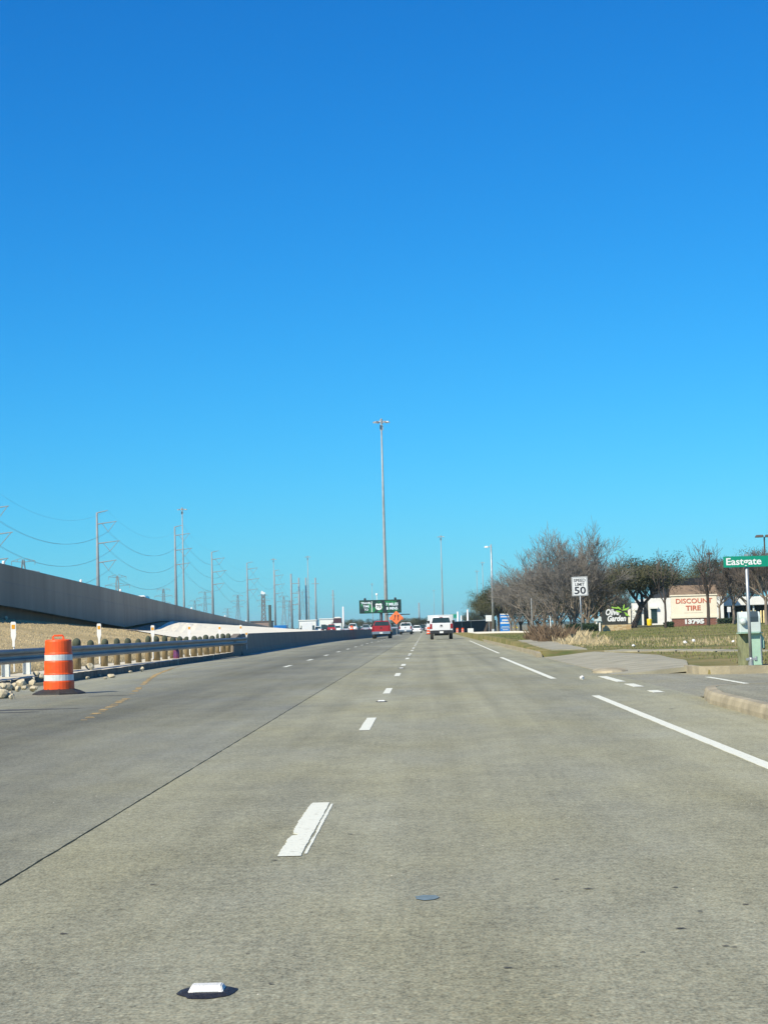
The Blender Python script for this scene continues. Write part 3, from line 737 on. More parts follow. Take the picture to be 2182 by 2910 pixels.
# ------------------------------------------------------------------ orange drum
def drum(loc, label, group=None, rz=0.0):
    t = thing('traffic_drum', label, 'traffic drum', loc, rz, group)
    b = MB(); b.lathe([(.52, 0), (.51, .025), (.40, .075), (.31, .10), (.29, .115)], 8); b.build('rubber_base', M_RUBBER, t)
    p = [(.298, .10), (.298, .245), (.292, .257), (.285, .262)]
    p += [(.285, .385), (.290, .392), (.288, .402), (.280, .415), (.278, .63), (.272, .645)]
    p += [(.268, .655), (.268, .775), (.272, .785), (.270, .80), (.262, .815), (.258, 1.03), (.25, 1.055), (.235, 1.065), (.10, 1.072)]
    b = MB(); b.lathe(p, 28); b.build('drum_body', M_ORANGE, t, smooth=False)
    for z0, z1, r in ((.266, .382, .2885), (.659, .772, .2715)):
        b = MB(); b.lathe([(r-.004, z0), (r, z0+.002), (r, z1-.002), (r-.004, z1)], 28); b.build('reflective_band', M_SHEET, t, smooth=False)
    h = MB(); h.tube([(-.105, 0, 1.06), (-.10, 0, 1.125), (-.08, 0, 1.145), (.08, 0, 1.145), (.10, 0, 1.125), (.105, 0, 1.06)], .017, 8)
    h.frustum((-.125, -.07, -.03, .03), (-.11, -.085, -.02, .02), 1.065, 1.11); h.frustum((.07, .125, -.03, .03), (.085, .11, -.02, .02), 1.065, 1.11)
    h.build('handle', M_ORANGE, t)
    return t
dr = drum((-7.2, 39.2, 0), 'orange and white traffic drum on a black rubber base before the guardrail', rz=R(10))

# ------------------------------------------------------------------ rubble by the slab
def rock(loc, s, seed, group, label):
    bm = bmesh.new(); bmesh.ops.create_icosphere(bm, subdivisions=2, radius=1.0); rr = random.Random(seed)
    off = Vector((rr.uniform(0, 50), rr.uniform(0, 50), 0)); sc = Vector((rr.uniform(.8, 1.3), rr.uniform(.7, 1.1), rr.uniform(.55, .95)))
    planes = [(Vector((rr.gauss(0, 1), rr.gauss(0, 1), rr.gauss(0, 1))).normalized(), rr.uniform(.55, .85)) for _ in range(9)]
    for v in bm.verts:
        p = v.co.copy()
        for nn, d in planes:
            k = p.dot(nn)
            if k > d: p -= nn*(k-d)
        p *= 1+.18*noise.noise(p*2.3+off)
        v.co = Vector((p.x*sc.x, p.y*sc.y, p.z*sc.z))*s
    zmin = min(v.co.z for v in bm.verts)
    for v in bm.verts: v.co.z -= zmin+.03*s
    me = bpy.data.meshes.new('concrete_rubble'); bm.to_mesh(me); bm.free(); me.materials.append(M_ROCK)
    o = bpy.data.objects.new('concrete_rubble', me); col.objects.link(o); o.location = loc; o.rotation_euler = (0, 0, rr.uniform(0, 6))
    return tag(o, label, 'rubble', group)
LB = 'jagged lump of broken pale concrete in the pile left of the drum'
for i, (px, py, s) in enumerate(((8, 1966, .13), (22, 1963, .12), (42, 1962, .10), (60, 1958, .15), (72, 1960, .09), (6, 1985, .14), (22, 1984, .13), (35, 1987, .08), (-8, 1972, .16), (-14, 1986, .14), (52, 1966, .08), (30, 1975, .06))):
    c = G(px, py); rock((c.x, c.y, 0), s, i, 'broken concrete in the pile left of the drum', LB)
for i, (px, py, s) in enumerate(((93, 1952, .10), (97, 1966, .10))):
    c = G(px, py); rock((c.x, c.y, .0), s*1.1, 40+i, 'two rounded rubble lumps just behind the drum', 'rounded lump of pale rubble standing right against the drum base')
for i, (px, py, s) in enumerate(((245, 1925, .09), (250, 1931, .06), (275, 1920, .08), (283, 1924, .06), (317, 1926, .10), (300, 1930, .05), (345, 1908, .10), (353, 1911, .06), (372, 1912, .06), (395, 1906, .06), (405, 1909, .08), (412, 1903, .06))):
    c = G(px, py); rock((c.x, c.y, 0), s*1.1, 60+i, 'small rubble along the slab foot', 'small chip of white rubble at the foot of the slab under the guardrail')
for i, (px, py, s) in enumerate(((60, 1841, .10), (20, 1846, .14), (85, 1832, .10), (78, 1845, .08), (120, 1920, .10), (105, 1915, .08), (366, 1791, .2), (256, 1898, .14))):
    c = G(px, py, .5 if py < 1850 else .25); z = terrain(c.x, c.y) if c.x < -10.5 else .19
    rock((c.x, c.y, z), s, 90+i, 'rubble lying behind the guardrail', 'stray block of rubble lying on the dry grass bank behind the guardrail')
# a little pile of bagged litter among the posts
mb = MB(); mb.lathe([(.11, 0), (.12, .12), (.11, .3), (.05, .36)], 9); c = G(502, 1871, .2)
bgm = tag(mb.build('litter_bag', mat('purple_bag', (.09, .03, .14), .5, var=.3, vscale=6, col2=(.2, .04, .06)), None, (c.x, c.y, .19)), 'small purple and white bag left between the timber posts', 'litter bag')

# ------------------------------------------------------------------ vehicles
def wheel(parent, x, y, r=.39, w=.27):
    k = MB(); k.lathe([(r*.6, -w/2), (r*.93, -w/2), (r, -w/2+.04), (r, w/2-.04), (r*.93, w/2), (r*.6, w/2)], 18, axis='x')
    o = k.build('wheel', M_RUBBER, parent, (x, y, r), smooth=False)
    h = MB(); s = 1 if x > 0 else -1; h.lathe([(r*.6, s*(w/2-.05)), (r*.58, s*(w/2-.01)), (r*.2, s*(w/2-.03)), (r*.1, s*(w/2))], 14, axis='x'); h.build('rim', M_CHROME, o)
def pickup(label, paint_, loc, bumper=M_BLACKP, rz=0.0, h=1.0, band=False, cat='pickup truck'):
    t = thing('pickup_truck', label, cat, loc, rz)
    b = MB(); b.frustum((-.98, .98, -2.86, 2.80), (-1.0, 1.0, -2.86, 2.86), .72, .95); b.frustum((-1.0, 1.0, -2.86, 1.25), (-.93, .93, -2.84, 1.15), .95, 1.42); b.frustum((-1.0, 1.0, 1.2, 2.86), (-.90, .90, 1.0, 2.70), .95, 1.30)
    b.build('body', paint_, t, bevel=.035)
    c = MB(); c.frustum((-.925, .925, -.92, 1.35), (-.74, .74, -.62, .75), 1.41, 1.98); c.build('cab', paint_, t, bevel=.05)
    g = MB(); g.add([(-.83, -.898, 1.45), (.83, -.898, 1.45), (.70, -.665, 1.895), (-.70, -.665, 1.895)], [(0, 1, 2, 3)]); g.v = [(x, y-.012, z) for x, y, z in g.v]; g.build('rear_window', M_GLASS, t)
    for s in (-1, 1):
        g = MB(); q = [(s*.90, -.70, 1.48), (s*.90, 1.05, 1.48), (s*.765, .70, 1.87), (s*.765, -.52, 1.87)]; g.add([(x+s*.018, y, z) for x, y, z in q], [(0, 1, 2, 3)] if s > 0 else [(3, 2, 1, 0)]); g.build('side_window', M_GLASS, t)
        l = MB(); l.box(s*.80 if s > 0 else -.985, .985 if s > 0 else -.80, -2.885, -2.80, .93, 1.36); l.build('tail_light', M_TAIL, t)
        mi = MB(); mi.box(s*.98 if s > 0 else -1.22, 1.22 if s > 0 else -.98, .78, .92, 1.40, 1.66); mi.build('mirror', M_BLACKP, t, bevel=.03)
    g = MB(); g.add([(-.80, 1.20, 1.50), (.80, 1.20, 1.50), (.70, .84, 1.86), (-.70, .84, 1.86)], [(3, 2, 1, 0)]); g.v = [(x, y+.03, z) for x, y, z in g.v]; g.build('windscreen', M_GLASS, t)
    k = MB(); k.box(-.785, .785, -2.90, -2.84, .78, 1.385); tg = k.build('tailgate', paint_, t, bevel=.02)
    e = MB(); e.lathe([(.11, -.005), (.11, .005)], 14, (0, 0, 0)); e.v = [(x, z, y*.5) for x, y, z in e.v]; e.build('emblem', M_SIGNK, tg, (0, -2.905, 1.22))
    e = MB(); e.box(-.13, .13, -2.908, -2.90, 1.07, 1.12); e.build('nameplate', M_SIGNK, tg)
    k = MB(); k.box(-.97, .97, -3.04, -2.80, .50, .79); bu = k.build('bumper', bumper, t, bevel=.03)
    k = MB(); k.box(-.16, .16, -3.052, -3.041, .55, .71); k.build('licence_plate', M_SIGNW, bu)
    k = MB(); k.box(-.62, .62, -2.5, 2.4, .34, .60); k.build('underbody', M_BLACKP, t)
    k = MB(); k.box(-.14, .14, -.70, -.62, 1.905, 1.945); k.build('brake_light', M_TAIL, t)
    for x in (-.83, .83):
        for y in (-1.95, 1.9): wheel(t, x, y, .40)
    if h != 1: t.scale = (1, 1, h)
    return t
pickup('white pickup truck with black bumper driving in the right lane', M_CARW, (1.30, 174+2.9, 0))
pickup('red pickup truck with silver bumper driving beside the concrete barrier', M_CARR, (-4.76, 214+2.9, 0), M_CHROME, R(-1.0), h=.96)
pickup('white pickup truck with dark rear window just ahead of the red one', M_CARW, (-3.25, 318+2.9, 0), M_CHROME, R(-1.5), h=.95)

def car(name, label, cat, paint_, loc, rz=0.0, suv=False, group=None):
    t = thing(name, label, cat, loc, rz, group); H = 1.72 if suv else 1.45; zb = .98 if suv else .90; yr = -2.1 if suv else -1.55
    b = MB(); b.frustum((-.88, .88, -2.3, 2.3), (-.93, .93, -2.36, 2.36), .28, .60); b.frustum((-.93, .93, -2.36, 2.36), (-.84, .84, -2.28, 2.2), .60, zb); b.build('body', paint_, t, bevel=.05)
    c = MB(); c.frustum((-.83, .83, yr-.12, 1.2), (-.60, .60, yr+.38 if not suv else yr+.15, .55), zb-.02, H); c.build('roof', paint_, t, bevel=.05)
    y0, y1 = yr-.12, (yr+.38 if not suv else yr+.15)
    def bl(f): return lerp(y0, y1, f), zb+(H-zb)*f
    ya_, za = bl(.15); yb_, zb_ = bl(.88)
    g = MB(); g.add([(-.74, ya_-.015, za), (.74, ya_-.015, za), (.58, yb_-.015, zb_), (-.58, yb_-.015, zb_)], [(0, 1, 2, 3)]); g.build('rear_window', M_GLASS, t)
    for s in (-1, 1):
        g = MB(); q = [(s*.80, y0+.35, zb+.05), (s*.80, .95, zb+.05), (s*.635, .50, H-.08), (s*.635, y1+.2, H-.08)]; g.add([(x+s*.022, y, z) for x, y, z in q], [(0, 1, 2, 3)] if s > 0 else [(3, 2, 1, 0)]); g.build('side_window', M_GLASS, t)
        l = MB(); l.box(.62*s if s > 0 else -.87, .87 if s > 0 else -.62, -2.375, -2.28, .66, .82); l.build('tail_light', M_TAIL, t)
    y2 = 1.2; g = MB(); g.add([(-.72, 1.12, zb+.05), (.72, 1.12, zb+.05), (.58, .64, H-.06), (-.58, .64, H-.06)], [(3, 2, 1, 0)]); g.v = [(x, y+.03, z) for x, y, z in g.v]; g.build('windscreen', M_GLASS, t)
    k = MB(); k.box(-.88, .88, -2.43, -2.32, .30, .52); bu = k.build('bumper', M_BLACKP if suv else paint_, t, bevel=.02)
    k = MB(); k.box(-.16, .16, -2.442, -2.431, .56, .70); k.build('licence_plate', M_SIGNW, t)
    for x in (-.80, .80):
        for y in (-1.4, 1.42): wheel(t, x, y, .33, .22)
    return t
car('sedan', 'white sedan in the middle lane ahead of the white pickup trucks', 'car', M_CARW, (-1.83, 392, -.02), R(-1.5))
s0 = car('sport_utility_vehicle', 'white sport utility vehicle beyond the barrier left of the green sign post', 'car', M_CARW, (0, 0, 0), suv=True)
def setcar(o, px, Y, z=0.1): q = D(px, 1780, Y); o.location = (q.x, Y, max(z, 0.0)); return o
setcar(s0, 1003, 415, left_z(-15, 415)+.08)
def more(px, Y, label, m, z=None, rz=0.0, group=None):
    q = D(px, 1780, Y); zz = (left_z(q.x, Y)+.08 if q.x < -6 else .0) if z is None else z
    return copy_tree(s0, (q.x, Y, zz), R(rz), label, group, mats={'white_car_paint': m})
more(943, 440, 'small red car far off beyond the barrier beside the maroon sign', M_CARR)
more(1040, 455, 'silver car far off beyond the barrier behind the red pickup', M_CARS)
more(925, 470, 'black car far off beyond the barrier left of the red car', M_CARK)
more(1061, 480, 'white car far off beyond the barrier close to the green sign post', M_CARW)
more(960, 500, 'white car far off beyond the barrier below the maroon sign', M_CARW)
more(1172, 520, 'silver car far ahead above the white sedan', M_CARS, -.05)
more(1200, 560, 'black car far ahead in the right lane beyond the sedan', M_CARK, -.05)
more(1218, 470, 'white car far ahead close to the white pickup', M_CARW, -.05)
more(1365, 330, 'red car turning in beside the dark fence near the oaks', M_CARR, .1, 25)
more(1384, 350, 'silver car waiting behind the street lamp pole', M_CARS, .1, 15)
more(1352, 380, 'white car waiting beside the dark fence', M_CARW, .1, 15)
# two vehicles on the ramp behind the parapet
more(404, 186, 'white van roof showing above the ramp parapet', M_CARW, topz(186)-.92)
more(433, 204, 'dark car roof showing above the ramp parapet', M_CARK, topz(204)-.85)
for i, (px, Y, m_, nm) in enumerate(((905, 520, M_CARW, 'white'), (984, 540, M_CARS, 'silver'), (1018, 560, M_CARK, 'black'), (1030, 600, M_CARW, 'white'), (1052, 640, M_CARS, 'silver'), (1075, 620, M_CARW, 'white'), (1108, 560, M_CARW, 'white'), (1120, 480, M_CARS, 'silver'), (1135, 600, M_CARK, 'black'), (1150, 680, M_CARW, 'white'), (1183, 640, M_CARW, 'white'), (1210, 700, M_CARS, 'silver'), (1226, 600, M_CARR, 'red'), (1265, 520, M_CARW, 'white'), (1285, 560, M_CARS, 'silver'), (860, 600, M_CARK, 'black'))):
    more(px, Y, 'far-off %s vehicle among the traffic down the highway' % nm, m_, group='far-off %s vehicles down the highway' % nm)
# box trucks
def box_truck(label, m, loc, rz, w=2.5, L=7.0, h=3.4):
    t = thing('box_truck', label, 'truck', loc, rz)
    b = MB(); b.box(-w/2, w/2, -L/2, L/2-2.2, .95, h); b.build('cargo_box', m, t, bevel=.04)
    b = MB(); b.box(-w/2+.08, -.03, -L/2-.02, -L/2+.01, 1.05, h-.12); b.build('door', m, t)
    b = MB(); b.box(.03, w/2-.08, -L/2-.02, -L/2+.01, 1.05, h-.12); b.build('door', m, t)
    b = MB(); b.frustum((-1.1, 1.1, L/2-2.1, L/2), (-1.0, 1.0, L/2-2.1, L/2-.7), .6, 2.3); b.build('cab', M_CARW, t, bevel=.06)
    b = MB(); b.box(-w/2+.1, w/2-.1, -L/2-.05, L/2-2.1, .62, .92); b.build('chassis', M_BLACKP, t)
    b = MB(); b.box(-w/2+.05, w/2-.05, -L/2-.14, -L/2-.03, .45, .62); b.build('bumper', M_CHROME, t)
    for x in (-.98, .98):
        for y in (-L/2+1.4, L/2-1.1): wheel(t, x, y, .45, .3)
    return t
q = D(800, 1790, 420); box_truck('blue box truck parked beyond the foot of the ramp', M_CARB, (q.x, 420, left_z(q.x, 420)-1.0), 0, 2.6, 7.5, 2.6)
q = D(1247, 1780, 330); box_truck('tall white box truck partly hidden behind the white pickup', M_CARW, (q.x, 330, 0), R(14), 2.6, 9, 3.0)
q = D(873, 1790, 520); box_truck('white box truck parked beyond the barrier beside the tall line poles', M_CARW, (q.x, 520, -.25), R(4), 2.7, 8, 3.4)

# ------------------------------------------------------------------ high-mast lights
def high_mast(label, loc, h=46.0):
    t = thing('high_mast_light', label, 'light mast', loc, 0, None)
    p = MB(); p.tube([(0, 0, 0), (0, 0, h*.32), (0, 0, h*.6), (0, 0, h-.6)], [.42, .33, .25, .15], 16); p.build('pole', M_POLE, t, smooth=True)
    b = MB(); b.lathe([(.75, 0), (.75, .12), (.5, .14), (.46, .5)], 16); b.build('base_plate', M_GALV, t)
    n = 28; r = MB(); r.tube([(1.15*math.cos(2*math.pi*i/n), 1.15*math.sin(2*math.pi*i/n), h-.55) for i in range(n+1)], .06, 6, cap=False)
    for i in range(6): a = math.pi/3*i; r.tube([(.1*math.cos(a), .1*math.sin(a), h-.35), (1.15*math.cos(a), 1.15*math.sin(a), h-.55)], .04, 5)
    r.build('luminaire_ring', M_POLE, t)
    c = MB(); c.lathe([(.05, h+.15), (.28, h-.02), (.30, h-.45), (.16, h-.6)][::-1], 12); c.build('head_frame', M_POLE, t)
    first = None
    for i in range(10):
        a = 2*math.pi*i/10+.2
        if first is None:
            l = MB(); l.frustum((.0, .75, -.22, .22), (.12, .62, -.12, .12), -.13, .10); first = l.build('luminaire', M_POLE, t); o = first
        else: o = first.copy(); col.objects.link(o); o.parent = t
        o.location = (1.12*math.cos(a), 1.12*math.sin(a), h-.58); o.rotation_euler = (0, R(6), a)
    k = MB(); k.box(-.35, .35, -.14, .14, h-2.4, h-1.3); k.build('hoist_box', M_POLE, t)
    return t
def mast_at(px, pyt, h=46.0):
    Y = (h-CAMH)*FOC/(HOR(px)-pyt); lo, hi = Y*.8, Y*1.2
    for _ in range(30):
        mid = (lo+hi)/2
        if D(px, pyt, mid).z < h: lo = mid
        else: hi = mid
    q = D(px, pyt, lo); return (q.x, lo, 0)
m0 = high_mast('tall grey high mast light rising behind the green message sign', mast_at(1083, 1191))
for px, py, lab in ((518, 1443, 'high mast light beside the second line pole beyond the ramp'),
                    (1252, 1522, 'high mast light rising straight above the white pickup'),
                    (777, 1587, 'high mast light rising above the blue box truck'),
                    (874, 1580, 'slim high mast light among the line poles beyond the barrier'),
                    (1354, 1621, 'shorter looking of two high mast lights left of the oaks'),
                    (1370, 1597, 'taller looking of two high mast lights left of the oaks'),
                    (1232, 1677, 'faint far high mast light just left of the white pickup'),
                    (1057, 1658, 'faint far high mast light above the green message sign')):
    copy_tree(m0, mast_at(px, py), None, lab)

# ------------------------------------------------------------------ transmission line on steel monopoles
LX = -102.0
def monopole(label, loc, h, short=False):
    t = thing('power_line_pole', label, 'power pole', loc, 0, None)
    p = MB(); p.tube([(0, 0, 0), (0, 0, h*.5), (0, 0, h)], [.72, .52, .28], 12); p.build('pole', M_FARPOLE, t, smooth=True)
    for k, (dz, L) in enumerate(((-.1, 3.4), (-3.6, 6.2), (-9.7, 7.0), (-15.7, 5.9))):
        z = h+dz
        a = MB(); a.tube([(0, 0, z), (L, 0, z+.75)], [.20, .10], 8); arm = a.build('crossarm', M_FARPOLE, t)
        if k:
            b = MB(); mx = L*.56; b.tube([(L*.25, 0, z+.2), (mx, 0, z-2.4)], .09, 5); b.tube([(L*.95, 0, z+.7), (mx, 0, z-2.4)], .09, 5); b.build('insulator', M_FARPOLE, arm)
    return t
poles = [(-50, 1405), (276, 1457), (497, 1497), (602, 1569), (702, 1600), (780, 1622)]
LABP = ['steel power pole with side arms behind the highest visible stretch of ramp', 'power pole with four long side arms rising alone behind the ramp', 'power pole with side arms standing just left of a high mast light',
        'power pole with side arms midway along the falling ramp', 'thin power pole with side arms near the ramp foot', 'thin power pole with side arms half hidden behind a high mast light']
PP = []
for (px, py), lb in zip(poles, LABP):
    q = XP(px, py, LX); PP.append((q.y, q.z)); monopole(lb, (LX, q.y, 0), q.z)
PP = [(300, 36.0)]+PP+[(1620, 40), (1900, 40)]
for k, (dz, L, nm) in enumerate(((-.1, 3.4, 'thin shield wire strung along the tops of the power poles'), (-3.6, 6.2, 'upper pair of sagging conductors on the power poles'), (-9.7, 7.0, 'middle pair of sagging conductors on the power poles'), (-15.7, 5.9, 'lowest pair of sagging conductors on the power poles'))):
    mb = MB()
    for off in ((0,) if k == 0 else (-.22, .22)):
        pts = []
        for (ya_, za), (yb_, zb_) in zip(PP, PP[1:]):
            n = 14; z0 = za+dz-(2.4 if k else -.7); z1 = zb_+dz-(2.4 if k else -.7); sag = (yb_-ya_)**2*.00018
            for i in range(n): t = i/n; pts.append((LX+(L*.56 if k else L)+off, lerp(ya_, yb_, t), lerp(z0, z1, t)-4*sag*t*(1-t)))
        mb.tube(pts, .028 if k else .018, 4, cap=False)
    tag(mb.build('power_line', M_WIRE), nm, 'power line')

# lattice towers further left
def lattice(label, loc, h=44.0):
    t = thing('lattice_tower', label, 'pylon', loc, 0, 'lattice towers far beyond the ramp')
    b = MB(); lv = [(0, 4.2), (.22, 3.0), (.42, 2.0), (.60, 1.35), (.74, 1.1), (.88, 1.0), (1, .5)]
    for (f0, w0), (f1, w1) in zip(lv, lv[1:]):
        c0 = [(-w0, -w0, f0*h), (w0, -w0, f0*h), (w0, w0, f0*h), (-w0, w0, f0*h)]; c1 = [(-w1, -w1, f1*h), (w1, -w1, f1*h), (w1, w1, f1*h), (-w1, w1, f1*h)]
        for i in range(4):
            j = (i+1) % 4; b.tube([c0[i], c1[i]], .17, 4); b.tube([c0[i], c1[j]], .10, 4); b.tube([c0[j], c1[i]], .10, 4); b.tube([c1[i], c1[j]], .10, 4)
    b.build('mast', M_LATT, t)
    for f, L in ((.68, 7.0), (.83, 9.0), (.97, 6.5)):
        a = MB(); z = f*h
        for s in (-1, 1):
            a.tube([(s*.8, -.7, z), (s*L, 0, z+.6)], .13, 4); a.tube([(s*.8, .7, z), (s*L, 0, z+.6)], .13, 4); a.tube([(s*.8, 0, z+2.2), (s*L, 0, z+.6)], .13, 4); a.tube([(s*L, 0, z+.6), (s*L, 0, z-1.6)], .14, 4)
            a.tube([(s*L*.5, .35, z+.3), (s*L*.5, 0, z+1.3)], .1, 4)
        a.build('crossarm', M_LATT, t)
    return t
LT = 'lattice steel pylon standing far beyond the ramp'
lt = None
for px, py, hh in ((67, 1590, 44), (334, 1636, 44), (465, 1673, 40), (583, 1681, 44), (676, 1691, 44), (748, 1690, 46), (806, 1694, 44), (554, 1706, 30), (647, 1729, 30), (823, 1706, 44), (859, 1680, 44)):
    Y = (hh-CAMH)*FOC/(HOR(px)-py); q = D(px, py, Y)
    if lt is None: lt = lattice(LT, (q.x, Y, 0))
    else: copy_tree(lt, (q.x, Y, 0), R(random.Random(px).uniform(-25, 25)), scale=hh/44)
# plain steel poles by the barrier end
def steel_pole(label, px, py, h, arms=()):
    Y = (h-CAMH)*FOC/(HOR(px)-py); q = D(px, py, Y)
    t = thing('utility_pole', label, 'utility pole', (q.x, Y, 0))
    p = MB(); p.tube([(0, 0, 0), (0, 0, h)], [.75, .5], 10); p.build('pole', M_FARPOLE, t, smooth=True)
    for (z, x0, x1) in arms:
        a = MB(); a.tube([(x0, 0, z), (x1, 0, z)], .22, 6); a.build('crossarm', M_FARPOLE, t)
    return t
steel_pole('left of a pair of steel poles joined by crossbars', 827, 1631, 36, ((30, 0, 5.2), (24, 0, 5.2), (17, 0, 5.2)))
steel_pole('right of a pair of steel poles joined by crossbars', 849, 1642, 34)
steel_pole('dark lone steel pole right of the crossbar pair', 869, 1642, 34)
steel_pole('lone steel pole with a short top crossbar', 896, 1642, 36, ((32, -2.5, 2.5),))
steel_pole('faint steel pole with short crossbars left of the maroon sign', 946, 1677, 32, ((28, -1.6, 1.6), (25, -1.6, 1.6)))
steel_pole('dark slim pole standing between the sedan and the white pickup', 1190, 1713, 20)

# ------------------------------------------------------------------ message sign, road work sign, far signs
q = D(1083, 1742, 380); ms = thing('message_sign', 'green travel time message sign with a route shield on one dark post', 'road sign', (q.x, 380, 0), R(2.0))
w0 = D(1021, 1724, 380).x-q.x; w1 = D(1140, 1724, 380).x-q.x; zb_ = D(1083, 1742.5, 380).z; zt_ = D(1083, 1704.5, 380).z
b = MB(); b.box(w0, w1, -.15, .25, zb_, zt_); b.build('frame', M_DMSK, ms, bevel=.05)
b = MB(); b.box(w0+.25, w1-.25, -.19, -.16, zb_+.2, zt_-.2); pan = b.build('panel', M_DMSG, ms)
b = MB(); b.box(w0+2.30, w0+2.42, -.225, -.195, zb_+.25, zt_-.25); b.build('divider', M_SIGNW, ms)
def strokes_shield(cx, cz, s): return [(cx+s*x, cz+s*z) for x, z in ((-.5, .35), (-.32, .5), (-.12, .42), (.12, .42), (.32, .5), (.5, .35), (.42, .15), (.5, -.15), (.38, -.4), (0, -.55), (-.38, -.4), (-.5, -.15), (-.42, .15))]
cx = D(1076, 1722, 380).x-q.x; b = MB(); b.prism_y(strokes_shield(cx, (zb_+zt_)/2, 1.25), -.235, -.195); sh = b.build('route_shield', M_SIGNW, ms)
text(ms, 'route_number', '75', .85, (cx, -.24, (zb_+zt_)/2-.05), M_SIGNK, .005, bold=.03)
mx = (w0+w0+2.3)/2+.15; zc = (zb_+zt_)/2
M_LED = mat('lit_led_text', (.75, .85, .9), .4, var=.02)
for i, s_ in enumerate(('TRAVEL', 'TIME', 'TO')): text(ms, 'message_line', s_, .55, (mx, -.2, zc+.68-.62*i), M_LED, .004, bold=.012)
mr = w1-1.75
text(ms, 'message_line', '7 MILES', .70, (mr, -.2, zc+.36), M_LED, .004, bold=.02); text(ms, 'message_line', '8 MINS', .70, (mr, -.2, zc-.42), M_LED, .004, bold=.02)
b = MB(); b.tube([(0, .25, 0), (0, .25, zb_+.1)], .28, 12); b.build('post', M_SIGNK, ms, smooth=True)
for x in (w0+1.1, w1-1.1):
    b = MB(); b.lathe([(.2, 0), (.24, .25), (.12, .42)], 8, (x, 0, zt_-.01)); b.build('lifting_beacon', M_SIGNK, ms)
b = MB(); b.lathe([(.18, -.18), (.24, 0), (.18, .2)], 10, (-.75, 0, zt_+1.05)); b.tube([(-.75, 0, zt_), (-.75, 0, zt_+.9)], .05, 6); b.build('camera_dome', M_WHITE, ms)
b = MB(); b.box(w1-3.0, w1+1.6, .3, .5, zb_-.42, zb_-.25); b.build('catwalk', M_SIGNK, ms)

q = D(1126, 1755, 288); rw = thing('road_work_sign', 'orange diamond road work sign with black lane arrows beside the barrier', 'road sign', (q.x, 288, 0))
s = .98; b = MB(); b.prism_y([(0, -s), (s, 0), (0, s), (-s, 0)], -.02, .02); b.build('panel', M_WORK, rw, (0, 0, q.z), bevel=.0)
for dx, top in ((-.25, 1), (.25, 0)):
    b = MB()
    if top: b.prism_y([(-.38, -.40), (-.26, -.40), (-.12, .18), (-.02, .18), (-.14, .46), (-.30, .18), (-.21, .18)], -.03, -.022)
    else: b.prism_y([(.20, -.40), (.32, -.40), (.32, .18), (.42, .18), (.26, .46), (.10, .18), (.20, .18)], -.03, -.022)
    b.build('arrow', M_SIGNK, rw, (0, 0, q.z))
b = MB(); b.box(-.04, .04, .021, .07, 0, q.z+.3); b.build('post', M_GALV, rw); b = MB(); b.box(-.6, .6, -.05, .05, 0, .06); b.box(-.05, .05, -.6, .6, .0, .06); b.build('foot', M_GALV, rw)
for sx in (-1, 1):
    b = MB(); b.tube([(0, .05, q.z+.5), (sx*.55, .05, q.z+.15)], .015, 5); b.add([(sx*.55, .03, q.z+.2), (sx*1.0, .03, q.z+.05), (sx*.95, .04, q.z-.35), (sx*.55, .03, q.z-.2)], [(0, 1, 2, 3)]); b.build('warning_flag', M_WORK, rw)
copy_tree(dr, (0.35, 290, 0), R(40), 'far orange drum standing between the sedan and the white pickup')
for i, (px, py) in enumerate(((1300, 1801), (1308, 1799), (1315, 1800.5))):
    q = G(px, py); copy_tree(dr, (q.x, q.y, 0), R(30*i), 'far orange drum grouped before the dark fence', 'orange drums grouped before the dark fence', .75)
q = D(986, 1790, 300); copy_tree(dr, (q.x-.4, 330, left_z(-11, 330)+.05), 0, 'orange drum beyond the barrier below the maroon sign')

def guide(px, py, Y, w, h, label, m=M_SIGNG):
    q = D(px, py, Y); t = thing('guide_sign', label, 'road sign', (q.x, Y, 0))
    b = MB(); b.box(-w/2, w/2, -.05, .05, q.z-h/2, q.z+h/2); b.build('panel', m, t)
    b = MB(); b.box(-w/2+.1, w/2-.1, -.06, -.052, q.z-h/2+.1, q.z-h/2+.16); b.box(-w/2+.1, w/2-.1, -.06, -.052, q.z+h/2-.16, q.z+h/2-.1); b.build('border', M_SIGNW, t)
    for x in (-w*.3, w*.3): b = MB(); b.tube([(x, .1, 0), (x, .1, q.z+h/2-.1)], .14, 8); b.build('post', M_GALV, t)
    return t
guide(1288, 1751, 900, 2.9, 2.1, 'far green guide sign beside slim white masts')
# screened fence, masts and barricades at the right kerb
fz = thing('screened_fence', 'dark screened construction fence beyond the white pickup', 'fence', (0, 0, 0))
P0 = D(1284, 1790, 300); P1 = D(1368, 1790, 300)
pts = [(P0.x, 292), (lerp(P0.x, P1.x, .33), 300), (lerp(P0.x, P1.x, .66), 304), (P1.x+2.5, 310)]
for i in range(3):
    (xa, ya_), (xb, yb_) = pts[i], pts[i+1]
    mb = MB(); mb.add([(xa+.04, ya_, .05), (xb-.04, yb_, .05), (xb-.04, yb_, 1.78+.06*i), (xa+.04, ya_, 1.72+.06*i), (xa+.04, ya_+.05, .05), (xb-.04, yb_+.05, .05), (xb-.04, yb_+.05, 1.78+.06*i), (xa+.04, ya_+.05, 1.72+.06*i)], [(0, 1, 2, 3), (7, 6, 5, 4), (3, 2, 6, 7), (0, 3, 7, 4), (1, 5, 6, 2)]); mb.build('screen_panel', M_SCREEN, fz)
    mb = MB(); mb.tube([(xa, ya_-.08, 1.74+.06*i), (xb, yb_-.08, 1.80+.06*i)], .05, 6); mb.build('top_rail', M_WHITE, fz)
for x, y in pts: mb = MB(); mb.tube([(x, y-.1, 0), (x, y-.1, 1.95)], .05, 8); mb.build('post', M_GALV, fz)
